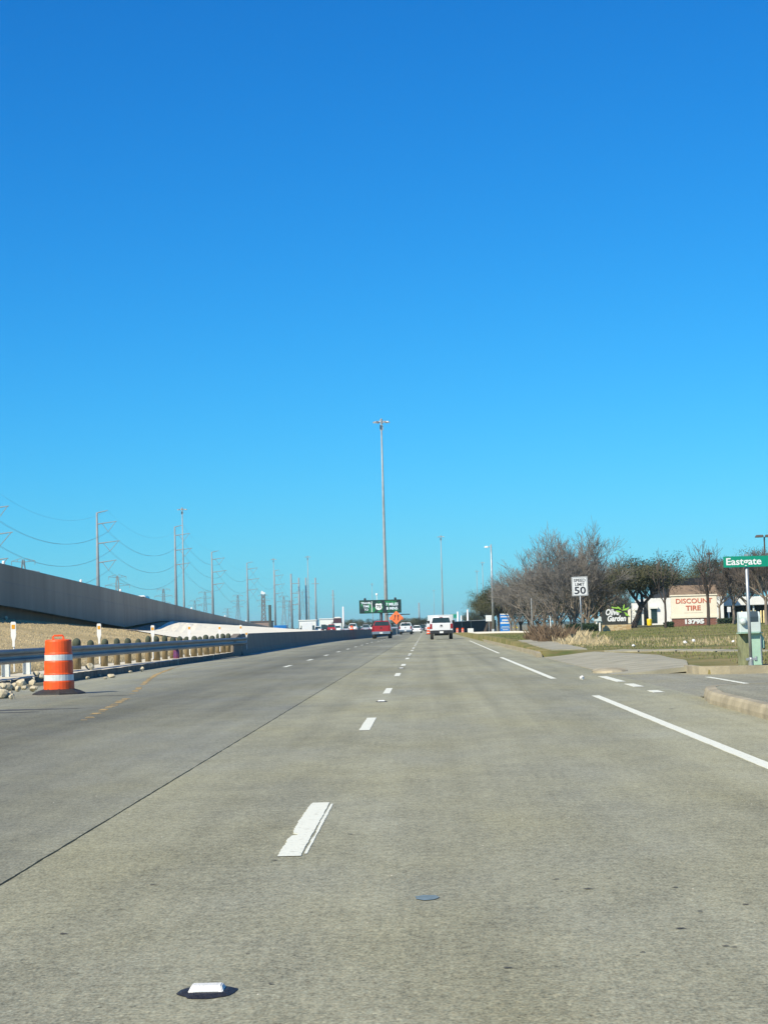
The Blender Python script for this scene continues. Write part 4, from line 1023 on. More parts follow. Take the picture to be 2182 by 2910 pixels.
for px, pt, pb, Y, w, lb in ((1328, 1731, 1776, 320, .16, 'tallest of three white masts rising behind the dark fence'), (1300, 1738, 1766, 420, .2, 'middle white mast beside the far green sign'), (1310, 1749, 1766, 430, .16, 'shortest white mast behind the dark fence'), (975, 1724, 1780, 600, .30, 'slender white mast beside the maroon sign')):
    q = D(px, pt, Y); t = thing('white_mast', lb, 'mast', (q.x, Y, 0)); b = MB(); b.tube([(0, 0, .3), (0, 0, q.z*.4), (0, 0, q.z)], [w*1.3, w*1.1, w*.7], 10); b.build('shaft', M_WHITE, t, smooth=True); b = MB(); b.lathe([(w*2.6, 0), (w*2.6, .2), (w*1.6, .32)], 10); b.build('base', M_WHITE, t)
q = G(1337, 1806); t = thing('barricade_board', 'white board barricade standing before the dark fence', 'barricade', (q.x, q.y, 0))
b = MB(); b.box(-.33, .33, -.03, .03, .10, .82); b.build('board', M_SIGNW, t); b = MB(); b.box(-.30, -.24, -.3, .3, 0, .1); b.box(.24, .30, -.3, .3, 0, .1); b.build('feet', M_GALV, t)
# traffic signal by the oaks
q = D(1371, 1732, 300); t = thing('traffic_signal', 'dark traffic signal on a mast arm before the evergreen trees', 'traffic signal', (q.x, 300, 0))
b = MB(); b.box(-.45, -.1, -.1, .2, q.z-.95, q.z+.1); h1 = b.build('signal_head', M_SIGNK, t, bevel=.03); b = MB(); b.box(.0, .3, -.05, .2, q.z-.4, q.z+.5); b.build('signal_head', M_SIGNK, t, bevel=.03)
b = MB(); b.tube([(-.3, .25, q.z-.1), (1.8, .25, q.z+.2), (3.4, .25, q.z+.1)], .07, 8); b.build('mast_arm', M_GALV, t); b = MB(); b.tube([(3.4, .25, 0), (3.4, .25, q.z+.5)], .11, 8); b.build('pole', M_GALV, t)
# street lamp
q = D(1398, 1549, 250); hL = q.z; base = D(1402, 1799, 250)
t = thing('street_lamp', 'grey street lamp with a short arm beside the blue sign', 'street lamp', (base.x, 250, base.z-.05))
b = MB(); b.tube([(0, 0, 0), (0, 0, 6), (0, 0, hL)], [.17, .13, .085], 12); b.build('pole', M_GALV, t, smooth=True)
b = MB(); b.lathe([(.28, 0), (.28, .06), (.2, .5), (.16, .55)], 12); b.build('base', M_GALV, t)
b = MB(); b.tube([(0, 0, hL-.25), (-.25, 0, hL-.28), (-.45, 0, hL-.28)], .045, 8); ar = b.build('arm', M_GALV, t); b = MB(); b.frustum((-.85, -.35, -.16, .16), (-.78, -.38, -.12, .12), hL-.42, hL-.18); b.build('luminaire', M_WHITE, t, bevel=.04)
# blank white sign on a post
q = D(1388, 1757, 232); g0 = right_z(q.x, 232); t = thing('square_sign', 'blank white square sign on a thin post left of the street lamp', 'road sign', (q.x, 232, g0))
b = MB(); b.box(-.35, .35, -.015, .0, q.z-g0-.35, q.z-g0+.35); b.build('panel', M_SIGNW, t, bevel=.004); b = MB(); b.box(-.03, .03, .002, .05, 0, q.z-g0+.3); b.build('post', M_GALV, t)
# blue tenant sign
A = D(1421, 1799, 245); B = D(1449, 1744, 245); g0 = A.z; wv = B.x-A.x; hv = B.z-A.z
t = thing('tenant_sign', 'tall blue sign with rows of white lettering before the oaks', 'pylon sign', ((A.x+B.x)/2, 245, min(A.z, right_z(A.x, 245))))
hv = B.z-t.location.z
b = MB(); b.box(-wv/2, wv/2, -.15, .15, .12, hv); b.build('cabinet', M_BLUES, t, bevel=.02); b = MB(); b.box(-wv/2-.1, wv/2+.1, -.25, .25, 0, .12); b.build('base', M_CONC, t)
for (f, h_, w_, m_) in ((.93, .17, .9, M_SIGNW), (.80, .15, .88, M_SIGNW), (.62, .20, .60, M_SIGNW), (.48, .24, .92, M_SIGNW), (.28, .09, .70, M_CABL), (.21, .09, .84, M_CABL), (.12, .08, .55, M_SIGNW)):
    n = max(3, int(w_*9)); b = MB()
    for i in range(n):
        x0 = -wv*w_/2+wv*w_*i/n; b.box(x0, x0+wv*w_/n*.86, -.165, -.152, .12+hv*f-h_/2, .12+hv*f+h_/2*random.Random(i*7+int(f*99)).uniform(.6, 1))
    b.build('letter_row', m_, t)
# speed limit sign
q = D(1649, 1666, 94); g0 = terrain(7.2, 94); t = thing('speed_limit_sign', 'white speed limit 50 sign on a thin post in the dry grass', 'road sign', (D(1654, 1816, 94).x, 94, g0))
zc = q.z-g0; ox = 0.0; lean = -.012
b = MB(); b.box(-.38, .38, -.006, .0, zc-.455, zc+.455); pn = b.build('panel', mat('sign_rim_grey', (.25, .27, .27), .5), t, bevel=.002)
b = MB(); b.box(-.362, .362, -.011, -.0065, zc-.437, zc+.437); fc = b.build('face', M_SIGNW, t)
b = MB()
for (x0, x1, z0, z1) in ((-.34, .34, .405, .418), (-.34, .34, -.418, -.405), (-.34, -.327, -.404, .404), (.327, .34, -.404, .404)): b.box(x0, x1, -.0135, -.0115, zc+z0, zc+z1)
b.build('border', M_SIGNK, t)
text(t, 'sign_lettering', 'SPEED', .20, (0, -.0135, zc+.27), M_SIGNK, .001, bold=.004, width=.55)
text(t, 'sign_lettering', 'LIMIT', .20, (0, -.0135, zc+.08), M_SIGNK, .001, bold=.004, width=.45)
text(t, 'sign_lettering', '50', .46, (0, -.0135, zc-.21), M_SIGNK, .001, bold=.010, width=.54)
b = MB(); b.tube([(0, .03, 0), (0, .03, zc+.40)], .03, 8); b.build('post', M_GALV, t, smooth=True)
t.rotation_euler = (0, R(-1.0), R(2))
# street name sign
g0 = terrain(7.5, 46.6); c = G(2133, 1893, g0); t = thing('street_name_sign', 'green street name sign reading Eastgate on a galvanised post at the corner', 'street sign', (c.x, c.y, g0))
hp = D(2122, 1582, c.y).z-g0
b = MB(); b.tube([(0, 0, .14), (-.01, 0, hp*.5), (-.02, 0, hp-.02)], .034, 14); b.build('post', M_GALV, t, smooth=True)
b = MB(); b.lathe([(.055, -.05), (.055, .15), (.045, .18)], 12); b.box(-.10, .12, -.045, .045, .12, .17); b.tube([(.11, 0, .10), (.11, 0, .20)], .028, 8); b.build('base_coupling', M_GALV, t)
zs = D(2122, 1596, c.y).z-g0; xl = D(2053, 1596, c.y).x-c.x
b = MB(); b.box(xl, xl+1.22, -.062, -.050, zs-.115, zs+.115); bl = b.build('blade', M_SIGNG, t, bevel=.003)
b = MB(); b.box(-.05, .01, -.049, .03, zs-.02, zs+.155); b.build('cap_bracket', M_GALV, t)
text(t, 'sign_lettering', 'Eastgate', .205, (xl+.045, -.0645, zs+.0), M_SIGNW, .001, align='LEFT', bold=.004, width=.735)
text(t, 'sign_lettering', 'Dr', .10, (xl+1.00, -.0645, zs+.05), M_SIGNW, .001, align='LEFT', bold=.003)
text(t, 'sign_lettering', '10', .09, (xl+.975, -.0645, zs-.07), M_SIGNW, .001, align='LEFT', bold=.003)
bl.rotation_euler = (0, 0, 0)
# utility cabinet behind the post
cx, cy = c.x+.10, c.y+.55; g0 = terrain(cx, cy); t = thing('utility_cabinet', 'pale green stepped utility cabinet with a mossy board behind the street sign', 'utility cabinet', (cx, cy, g0))
b = MB(); b.box(-.02, .22, -.10, .16, .0, .68); b.build('lower_housing', M_CABG, t, bevel=.012)
b = MB(); b.prism_y([(.221, .36), (.27, .36), (.27, .56), (.221, .66)], -.08, .14); b.build('side_box', M_CABG, t, bevel=.006)
b = MB(); b.box(.271, .29, -.05, .10, .34, .52); b.build('conduit_plate', M_BLACKP, t)
b = MB(); b.prism_x([(-.16, .70), (.16, .70), (.16, 1.14), (-.06, 1.14), (-.16, 1.02)], -.25, .20); b.build('upper_housing', M_CABL, t, bevel=.012)
b = MB(); b.prism_x([(-.162, 1.03), (-.07, 1.145), (-.04, 1.15), (-.10, 1.0), (-.162, .92)], -.02, .15); b.build('dark_hood', mat('slate_hood', (.035, .06, .075), .6), t)
b = MB(); b.box(-.27, .23, -.20, .20, .682, .699); b.build('shelf', M_CABG, t)
b = MB(); b.box(-.28, -.025, -.03, .03, -.05, .68); b.build('mossy_board', M_MOSS, t)
b = MB(); b.lathe([(.075, 0), (.075, -.04), (.06, -.085), (.02, -.10)][::-1], 16); b.v = [(x, z, y) for x, y, z in b.v]; b.build('meter_dome', M_CABL, t, (-.17, -.16, .93), smooth=True)
b = MB(); b.tube([(.19, -.13, .05), (.19, -.13, .62)], .012, 6); b.build('conduit', M_GALV, t)

# ------------------------------------------------------------------ monument signs and shops on the right
Y = 147; A = D(1908, 1779, Y); B = D(2033, 1686, Y); gz = terrain(A.x+1.5, Y); wv = B.x-A.x; hv = B.z-gz; RZ = R(-2)
t = thing('monument_sign', 'cream monument sign with red lettering on a brick base with white numbers', 'monument sign', ((A.x+B.x)/2, Y, gz-.05), RZ)
zb0 = .62
b = MB(); b.box(-wv/2, wv/2, -.3, .3, zb0+.18, hv-.10); b.build('cabinet', M_CREAM, t, bevel=.01)
b = MB(); b.box(-wv/2-.06, wv/2+.06, -.36, .36, zb0+.001, zb0+.18); b.build('lower_cornice', M_CREAM, t, bevel=.015)
b = MB(); b.box(-wv/2-.06, wv/2+.06, -.36, .36, hv-.10, hv); b.build('upper_cornice', M_CREAM, t, bevel=.015)
plinth = MB(); plinth.box(-wv/2+.03, wv/2-.03, -.27, .27, 0, zb0); pl = plinth.build('plinth', mat('mortar', (.30, .25, .21), .95), t)
br = MB(); br.box(0, .285, -.02, .0, 0, .088); b0 = None; rowh = .1
for r_ in range(6):
    x = -wv/2+.02-(.15 if r_ % 2 else 0)
    while x < wv/2-.05:
        x0 = max(x, -wv/2+.02); x1 = min(x+.285, wv/2-.02)
        if x1-x0 > .1:
            if b0 is None: b0 = br.build('brick', M_BRICK, pl); o = b0
            else: o = b0.copy(); col.objects.link(o); o.parent = pl
            o.location = (x0, -.272+rnd.uniform(-.004, .004), .01+r_*rowh); o.scale = ((x1-x0)/.285, 1, 1)
        x += .30
chh = hv-.10-zb0-.18; zcb = zb0+.18
text(t, 'sign_lettering', 'DISCOUNT', chh*.34, (-.02, -.312, zcb+chh*.74), M_SRED, .01, bold=.006, width=wv*.80)
text(t, 'sign_lettering', 'TIRE', chh*.34, (-.08, -.312, zcb+chh*.38), M_SRED, .01, bold=.010, width=wv*.33)
b = MB(); b.box(-.75, .62, -.306, -.3012, zcb+chh*.14, zcb+chh*.16); b.build('underline', M_CREAM if False else mat('faint_grey_line', (.55, .48, .38), .8), t)
text(t, 'street_number', '13795', .42, (-.05, -.312, .36), M_SIGNW, .015, bold=.026, width=wv*.42)

Y = 150; A = D(1712, 1796, Y); B = D(1789, 1729, Y); gz = terrain(A.x+1, Y); wv = B.x-A.x; hv = B.z-gz
t = thing('restaurant_sign', 'dark sign with white script lettering and lime leaves on a ledge stone base', 'monument sign', ((A.x+B.x)/2, Y, gz-.05), 0)
zs0 = .48
b = MB(); b.box(-wv/2-.02, wv/2+.02, -.25, .25, 0, zs0-.02); core = b.build('stone_base', M_STONE, t)
rr = random.Random(11); z = .0
stone = MB(); stone.box(0, 1, -.05, 0, 0, 1); st0 = {}
for r_ in range(4):
    x = -wv/2-.02; hgt = .115
    while x < wv/2:
        L_ = min(rr.uniform(.16, .42), wv/2+.02-x)
        if L_ < .06: break
        mt = rr.choice((M_STONE, M_STONE2, M_STONE2)); 
        if mt.name not in st0: st0[mt.name] = stone.build('stone', mt, core); o = st0[mt.name]
        else: o = st0[mt.name].copy(); col.objects.link(o); o.parent = core
        o.location = (x, -.255+rr.uniform(-.02, .0), .005+r_*hgt); o.scale = (L_-.012, 1, hgt-.012); x += L_
b = MB(); b.box(-wv/2-.05, wv/2+.05, -.3, .3, zs0-.02, zs0+.01); b.build('cap_stone', M_STONE2, t)
b = MB(); b.box(-wv/2, wv/2-.18, -.18, .18, zs0+.01, hv-.12); b.build('panel', M_DKSIGN, t, bevel=.01)
b = MB(); b.prism_y([(wv/2-.18, zs0+.10), (wv/2+.02, zs0+.10), (wv/2+.03, hv), (wv/2-.1, hv+.04), (wv/2-.30, hv-.02), (wv/2-.18, hv-.14)], -.2, .2); b.build('side_post', M_CREAM, t, bevel=.01)
text(t, 'script_lettering', 'Olive', .62, (-.33, -.192, zs0+.93), M_SIGNW, .012, shear=.25, bold=.022, width=1.0)
text(t, 'script_lettering', 'Garden', .58, (-.02, -.192, zs0+.46), M_SIGNW, .012, shear=.25, bold=.022, width=1.38)
for i, (x, z, a, L_) in enumerate(((.40, 1.05, 20, .45), (.50, 1.12, 75, .42), (.55, .95, -40, .50), (.42, .92, 165, .5), (.38, 1.10, 140, .42), (.62, 1.05, 35, .42), (.20, 1.22, 170, .4), (-.10, 1.24, 160, .3), (.62, .74, -15, .35))):
    b = MB(); b.prism_y([(0, 0), (L_*.35, -.055), (L_*.75, -.045), (L_, 0), (L_*.7, .05), (L_*.3, .05)], -.012, .012); o = b.build('leaf', M_LEAFG, t, (x, -.21-.006*i, zs0+z)); o.rotation_euler = (0, -R(a), 0)
# small pale stand beside it
q = D(1704, 1790, 149); gz = terrain(q.x, 149); t = thing('mailbox_stand', 'pale wooden post with slanted boards left of the script sign', 'post', (q.x, 149, gz))
b = MB(); b.box(-.07, .05, -.06, .06, 0, .72); b.build('post', M_WSTUC, t); b = MB(); b.prism_y([(-.40, .78), (.12, .78), (.10, 1.10), (-.02, 1.16), (-.12, .98), (-.38, .92)], -.15, .15); b.build('boards', M_CABL, t)
b = MB(); b.box(-.30, -.2, -.1, .1, .58, .78); b.build('bracket', M_WSTUC, t)

# white shop with brown roof behind the monument sign
Y = 205; x0 = D(1806, 1780, Y).x; x1 = D(2300, 1780, Y).x; zg = .55
shop = thing('shop_building', 'white stucco shop with dark roof screen and brown tiled slope behind the oaks', 'building', (0, 0, 0))
xa = D(1843, 1700, Y).x; zl = D(1850, 1703, Y).z; xm = D(2030, 1700, Y+6).x
b = MB(); b.box(xa, xm, Y, Y+14, 0, zl+.1); b.build('wall', M_WSTUC, shop)
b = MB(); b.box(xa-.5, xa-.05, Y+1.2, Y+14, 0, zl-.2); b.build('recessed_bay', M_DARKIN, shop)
b = MB(); b.box(x0-.3, xa-.55, Y+.4, Y+1.0, 0, zl-.35); b.build('pier', M_WSTUC, shop)
b = MB(); b.box(x0+.15, x0+.62, Y+.33, Y+.395, .5, 2.2); b.build('window', M_GLASS, shop)
b = MB(); b.box(xa+.15, xa+.75, Y-.05, Y-.005, .9, 2.35); wn = b.build('window', M_GLASS, shop); b = MB(); b.box(xa+.02, xa+.85, Y-.30, Y-.055, 2.36, 2.58); b.build('awning', M_WSTUC, wn)
b = MB(); b.box(x0-.1, x0+.75, Y+.05, Y+.32, 2.25, 2.45); b.build('awning', M_WSTUC, shop)
xr0 = D(1889, 1650, Y+2).x; xr1 = D(2000, 1650, Y+2).x; zr = D(1940, 1643, Y+2).z
b = MB(); b.box(xr0, xr1+2, Y+2.2, Y+13, zl, zr); b.build('roof_screen', M_ROOFK, shop)
b = MB(); b.prism_x([(Y+.3, zl+.101), (Y+2.19, zr-.75), (Y+2.19, zl+.101)], D(1907, 1680, Y).x, xr1+2); b.build('roof', M_ROOFB, shop)
xc0 = D(2030, 1710, Y+6).x; zc0 = D(2060, 1700, Y+6).z; zc1 = D(2060, 1722, Y+6).z
b = MB(); b.box(xm+.02, x1+12, Y+5.0, Y+14, zc1, zc0+.1); b.build('canopy', M_WSTUC, shop, bevel=.05)
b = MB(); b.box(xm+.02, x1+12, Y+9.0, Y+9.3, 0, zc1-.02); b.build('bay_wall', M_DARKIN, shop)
for i in range(9): xx = xm+1.2+i*2.6; b = MB(); b.box(xx, xx+.16, Y+5.3, Y+5.46, 0, zc1-.01); b.build('column', M_CABL, shop)
# lawn furniture: bin, bollards, small sign
q = D(1845, 1781, 190); t = thing('yellow_bin', 'bright yellow bin standing against the white shop', 'bin', (q.x, 190, terrain(q.x, 190)))
b = MB(); b.lathe([(.21, 0), (.24, .1), (.25, .5), (.24, .56)], 14); b.build('bin_body', M_YEL, t, smooth=False); b = MB(); b.lathe([(.25, .56), (.22, .62), (.1, .64)], 14); b.build('lid', M_YEL, t)
for px in (2108, 2134, 2146, 2162, 2170):
    q = D(px, 1770, 175); tag(MB().lathe([(.075, 0), (.075, .98), (.06, 1.04), (.02, 1.07)], 12).build('bollard', M_YBOL, None, (q.x, 175, terrain(q.x, 175)), smooth=False), 'pale yellow bollard in the row before the dark shop bays', 'bollard', 'pale yellow bollards before the shop')
q = D(2070, 1732, 178); t = thing('parking_sign', 'small white parking sign on a post before the dark shop bays', 'sign', (q.x, 178, terrain(q.x, 178)))
hh = q.z-terrain(q.x, 178); b = MB(); b.box(-.16, .16, -.01, 0, hh-.23, hh+.23); b.build('panel', M_SIGNW, t); b = MB(); b.box(-.02, .02, .002, .04, 0, hh+.2); b.build('post', M_GALV, t)
# parking-lot lamps
def lot_lamp(label, px, py, Y, heads):
    q = D(px, py, Y); gz = terrain(q.x, Y); h = q.z-gz; t = thing('parking_lamp', label, 'lamp post', (q.x, Y, gz))
    b = MB(); b.box(-.06, .06, -.06, .06, 0, h-.1); b.build('pole', M_BRONZE, t); b = MB(); b.lathe([(.25, 0), (.25, .5)], 12); b.build('footing', M_CONC, t)
    for s in heads:
        b = MB(); b.frustum((s*.15-.33, s*.15+.33, -.28, .28) if len(heads) == 1 else ((.08, .82, -.28, .28) if s > 0 else (-.82, -.08, -.28, .28)), (s*.15-.26, s*.15+.26, -.2, .2) if len(heads) == 1 else ((.10, .70, -.2, .2) if s > 0 else (-.70, -.10, -.2, .2)), h-.12, h+.10); b.build('lamp_head', M_BRONZE, t, bevel=.03)
lot_lamp('tall bronze parking lamp with two shoebox heads above the evergreen', 2170, 1523, 178, (-1, 1))
lot_lamp('bronze parking lamp with one head behind the bare tree', 2014, 1573, 222, (0,))
# small pole lines among the oaks
for px, py0, Y, lb in ((1509, 1700, 170, 'thin grey metal post among the bare oaks'), (1563, 1752, 165, 'short white marker post among the bare oaks')):
    q = D(px, py0, Y); gz = terrain(q.x, Y); t = thing('slim_post', lb, 'post', (q.x, Y, gz)); b = MB(); b.tube([(0, 0, 0), (0, 0, q.z-gz)], .05, 8); b.build('shaft', M_WHITE if px == 1563 else M_POLE, t); b = MB(); b.lathe([(.12, 0), (.12, .08)], 10); b.build('foot', M_CONC, t)
q = D(1464, 1796, 235); t = thing('fire_hydrant', 'small yellow fire hydrant on the verge right of the blue sign', 'hydrant', (q.x, 235, terrain(q.x, 235)))
b = MB(); b.lathe([(.2, 0), (.2, .06), (.14, .08), (.14, .5), (.17, .55), (.12, .68), (.04, .74)], 12); b.build('barrel', M_YEL, t); b = MB(); b.tube([(-.26, 0, .4), (.26, 0, .4)], .07, 8); b.build('nozzles', M_YEL, t)

# ------------------------------------------------------------------ buildings and signs near the vanishing point
def far_block(label, px0, px1, py, Y, m, roof=M_WSTUC, depth=20):
    A = D(px0, py, Y); B = D(px1, py, Y); w = B.x-A.x; h = max(2.5, A.z); t = thing('commercial_building', label, 'building', (A.x, Y, 0))
    b = MB(); b.box(0, w, 0, depth, 0, h-.4); wl = b.build('wall', m, t); b = MB(); b.box(-.3, w+.3, -.3, depth+.3, h-.4, h); b.build('roof', roof, t)
    n = max(2, int(w/4))
    for i in range(n): b = MB(); x = w*(i+.5)/n; b.box(x-w/n*.3, x+w/n*.3, -.06, -.01, h*.15, h*.55); b.build('window', M_GLASS, wl)
    return t
far_block('low white building with an open bay beyond the barrier', 850, 898, 1762, 900, M_WSTUC)
far_block('long low white building left of the maroon sign', 908, 952, 1758, 1000, M_WSTUC)
far_block('brown low building beyond the foot of the ramp', 712, 766, 1765, 800, mat('brown_wall', (.28, .2, .16), .9), mat('brown_roof', (.12, .09, .08), .9))
far_block('far tan building below the green message sign', 1020, 1060, 1770, 1300, mat('tan_wall', (.5, .44, .35), .9))
far_block('far pale building behind the white sedan', 1128, 1165, 1767, 1200, mat('pale_wall', (.62, .6, .55), .9))
far_block('far grey building right of the white sedan', 1172, 1216, 1768, 1500, mat('grey_wall', (.36, .37, .36), .9))
q = D(959, 1752, 620); t = thing('totem_sign', 'white totem sign topped by a dark maroon panel', 'pylon sign', (q.x, 620, 0))
b = MB(); b.box(-1.15, 1.15, -.4, .4, 0, q.z-2.0); b.build('body', M_WSTUC, t); b = MB(); b.box(-1.28, 1.28, -.5, .5, q.z-1.98, q.z-.5); b.build('panel', M_MAROON, t); b = MB(); b.prism_y([(-1.25, q.z-.49), (1.25, q.z-.49), (.6, q.z-.1), (-.6, q.z-.1)], -.45, .45); b.build('crown', M_WSTUC, t)
q = D(767, 1719, 700); t = thing('dark_pylon', 'tall narrow dark pylon rising beyond the foot of the ramp', 'pylon sign', (q.x, 700, 0))
b = MB(); b.box(-.48, .48, -.3, .3, 1.8, q.z); b.build('panel', mat('olive_dark_panel', (.06, .07, .055), .7), t, bevel=.1); b = MB(); b.tube([(0, 0, 0), (0, 0, 1.9)], .2, 8); b.build('stem', M_SIGNK, t)
q = D(748, 1684, 900); t = thing('pole_sign', 'white pennant shaped sign high on a brown lattice mast', 'pylon sign', (q.x, 900, 0))
b = MB(); b.prism_y([(-1.0, q.z-.6), (.3, q.z-.8), (1.2, q.z-.2), (.2, q.z+.3), (-.5, q.z+.9), (-1.0, q.z+.3)], -.3, .3); b.build('panel', M_SIGNW, t)
b = MB()
for sx in (-.7, .7):
    for sy in (-.7, .7): b.tube([(sx*1.4, sy*1.4, 0), (sx, sy, q.z-.7)], .12, 5)
for i in range(9):
    z0 = i*(q.z-1)/9; z1 = (i+1)*(q.z-1)/9
    for sy in (-.8, .8): b.tube([(-.85, sy, z0), (.85, sy, z1)], .08, 4); b.tube([(.85, sy, z0), (-.85, sy, z1)], .08, 4)
b.build('lattice_mast', mat('brown_lattice', (.2, .16, .13), .8), t)

# ------------------------------------------------------------------ trees
def grow(seed, h, trunk_h, spread, levels=5, upright=.55, nl=(4, 5), tw=.012, r0=.17, kids=(3, 4), lean=0.0, droop=0.0, twigs=3):
    rr = random.Random(seed); limbs = MB(); fine = MB(); tips = []
    def perp(d):
        a = Vector((rr.gauss(0, 1), rr.gauss(0, 1), rr.gauss(0, 1))); a -= d*a.dot(d); return a.normalized()
    def branch(p, d, L, r, lev):
        n = 3 if lev < 3 else 2; pts = [p]; q = p.copy(); dd = d.copy()
        for i in range(n):
            dd = (dd + perp(dd)*rr.uniform(0, .22) + Vector((0, 0, upright*.12-droop*lev*.04))).normalized(); q = q+dd*(L/n); pts.append(q.copy())
        rad = [lerp(r, r*.55, i/n) for i in range(n+1)]
        if lev <= 2: limbs.tube(pts, rad, 6 if lev < 2 else 5, cap=False)
        else: fine.tube(pts, [max(tw, x) for x in rad], 3, cap=False)
        if lev >= levels:
            tips.append(q); return
        k = rr.randint(*kids) if lev > 0 else rr.randint(*nl)
        for i in range(k):
            t = rr.uniform(.35, 1.0) if i else 1.0
            f = t*n; j = min(n-1, int(f)); b = pts[j].lerp(pts[j+1], f-j)
            ang = rr.uniform(.28, .85)*spread if i else rr.uniform(.05, .3)
            nd = (dd*math.cos(ang)+perp(dd)*math.sin(ang)); nd.z += upright*.35; nd.normalize()
            branch(b, nd, L*rr.uniform(.58, .82), r*.55*rr.uniform(.8, 1.1), lev+1)
    base = Vector((0, 0, 0)); top = Vector((lean*trunk_h, 0, trunk_h))
    limbs.tube([base-Vector((0, 0, .1)), base+Vector((0, 0, .12)), base.lerp(top, .5)+Vector((.03, 0, 0)), top], [r0*1.5, r0*1.12, r0*.95, r0*.85], 9, cap=False)
    for i in range(rr.randint(*nl)):
        an = 2*math.pi*i/4.3+rr.uniform(-.4, .4); tl = rr.uniform(.3, .75)*spread
        d = Vector((math.cos(an)*math.sin(tl), math.sin(an)*math.sin(tl), math.cos(tl))).normalized()
        branch(top-Vector((0, 0, rr.uniform(0, .25)*trunk_h)), d, (h-trunk_h)*.36, r0*.6, 1)
    # scale to wanted height
    zm = max([v[2] for v in fine.v]+[v[2] for v in limbs.v]); s = h/zm
    for M in (limbs, fine): M.v = [(x*s, y*s, z*s) for x, y, z in M.v]
    return limbs, fine, [t*s for t in tips]
def bare_tree(seed, h, label, loc, rz=0.0, bark=M_BARK, twm=M_TWIG, group=None, **kw):
    li, fi, tips = grow(seed, h, **kw)
    t = thing('bare_tree', label, 'tree', loc, rz, group); li.build('trunk', bark, t, smooth=True); fi.build('crown', twm, t); return t
def leafy(seed, h, label, loc, rz=0.0, dens=22, size=.2, rad=.42, mt=M_LEAF, group=None, **kw):
    li, fi, tips = grow(seed, h, **kw); rr = random.Random(seed+5); lf = MB()
    lf.v = list(fi.v); lf.f = list(fi.f)
    for c in tips:
        for _ in range(dens):
            v = Vector((rr.gauss(0, 1), rr.gauss(0, 1), rr.gauss(0, .7)))*rad*.55; p = c+v
            a = Vector((rr.gauss(0, 1), rr.gauss(0, 1), rr.gauss(0, 1))).normalized(); b = a.orthogonal().normalized(); s = size*rr.uniform(.45, 1.1)
            lf.add([p-a*s*.5, p+b*s*.28, p+a*s*.5, p-b*s*.28], [(0, 1, 2, 3)])
    t = thing('evergreen_oak', label, 'tree', loc, rz, group); li.build('trunk', M_BARKD, t, smooth=True); lf.build('crown', mt, t); return t
def at(px, Y, dz=0.0):
    x = (px-1211.1)/FOC*Y; return (x, Y, terrain(x, Y)+dz)
K1 = dict(trunk_h=1.25, spread=1.22, upright=.52, nl=(6, 6), kids=(3, 4), tw=.010, r0=.17, levels=6)
b1 = bare_tree(3, 8.7, 'tallest bare winter tree with upswept branches behind the speed limit sign', at(1630, 158), 0, **K1)
b2 = bare_tree(8, 6.2, 'low bare tree with pale forked trunk beside the tallest tree', at(1588, 154), 1.0, trunk_h=1.0, spread=1.35, upright=.34, nl=(6, 6), kids=(3, 4), tw=.010, r0=.14, levels=6)
b1.scale = (1.15, 1.15, 1.03)
copy_tree(b1, at(1512, 192), 2.1, 'broad bare winter tree standing between the blue sign and the tallest tree', scale=.86)
copy_tree(b1, at(1668, 170), 5.0, 'broad bare winter tree just right of the tallest one', scale=(1.1, 1.1, .88))
copy_tree(b1, at(1575, 205), 1.2, 'bare winter tree filling in behind the low forked one', scale=(1.15, 1.15, .9))
copy_tree(b2, at(1545, 182), .4, 'bare spreading tree in the shade behind the dead brush')
copy_tree(b2, at(1462, 215), 2.9, 'small bare tree just right of the blue sign', scale=1.0)
copy_tree(b1, at(1450, 240), 4.0, 'bare tree rising behind the blue sign', scale=.82)
copy_tree(b2, at(1690, 172), 3.6, 'bare brown tree behind the script sign', scale=1.05)
copy_tree(b2, at(1738, 180), 1.9, 'bare brown tree between the script sign and the leaning evergreen', scale=.95)
copy_tree(b2, at(1655, 190), 5.1, 'bare brown tree behind the hedge', scale=1.0)
l1 = leafy(21, 5.5, 'dark leaning evergreen oak right of the script sign', at(1797, 166), 0, trunk_h=1.7, spread=1.15, upright=.30, nl=(5, 5), kids=(3, 4), tw=.012, r0=.17, levels=4, lean=.28, dens=70, size=.13, rad=.72)
l1.scale = (1.35, 1.35, 1)
l2 = leafy(33, 9.6, 'tall dark evergreen beyond the parking lamp', at(2195, 250), 0, trunk_h=1.5, spread=1.05, upright=.45, nl=(5, 6), kids=(3, 4), tw=.014, r0=.22, levels=4, dens=70, size=.20, rad=.85)
copy_tree(l1, at(1722, 190), 2.4, 'dark evergreen oak behind the script sign', scale=(1.4, 1.4, 1.0))
copy_tree(l1, at(1862, 228), 3.9, 'dark evergreen oak rising behind the white shop wall', scale=(1.7, 1.7, 1.42))
copy_tree(l2, at(1950, 262), 1.2, 'evergreen crown showing over the shop roof', scale=.86)
copy_tree(l2, at(2050, 258), 2.8, 'evergreen crown behind the shop canopy', scale=.90)
copy_tree(l2, at(2120, 262), 2.0, 'evergreen crown behind the green street sign', scale=.80)
copy_tree(l1, at(1398, 275), 2.0, 'low olive evergreen behind the street lamp pole', scale=(1.3, 1.3, 1.0))
copy_tree(l1, at(1420, 262), 4.4, 'dark evergreen behind the blue sign', scale=(1.3, 1.3, 1.12))
copy_tree(l1, at(1378, 300), .8, 'low evergreen beside the traffic signal', scale=(1.3, 1.3, .85))
copy_tree(l2, at(1500, 262), .8, 'dark evergreen in the shade behind the bare oaks', scale=.62)
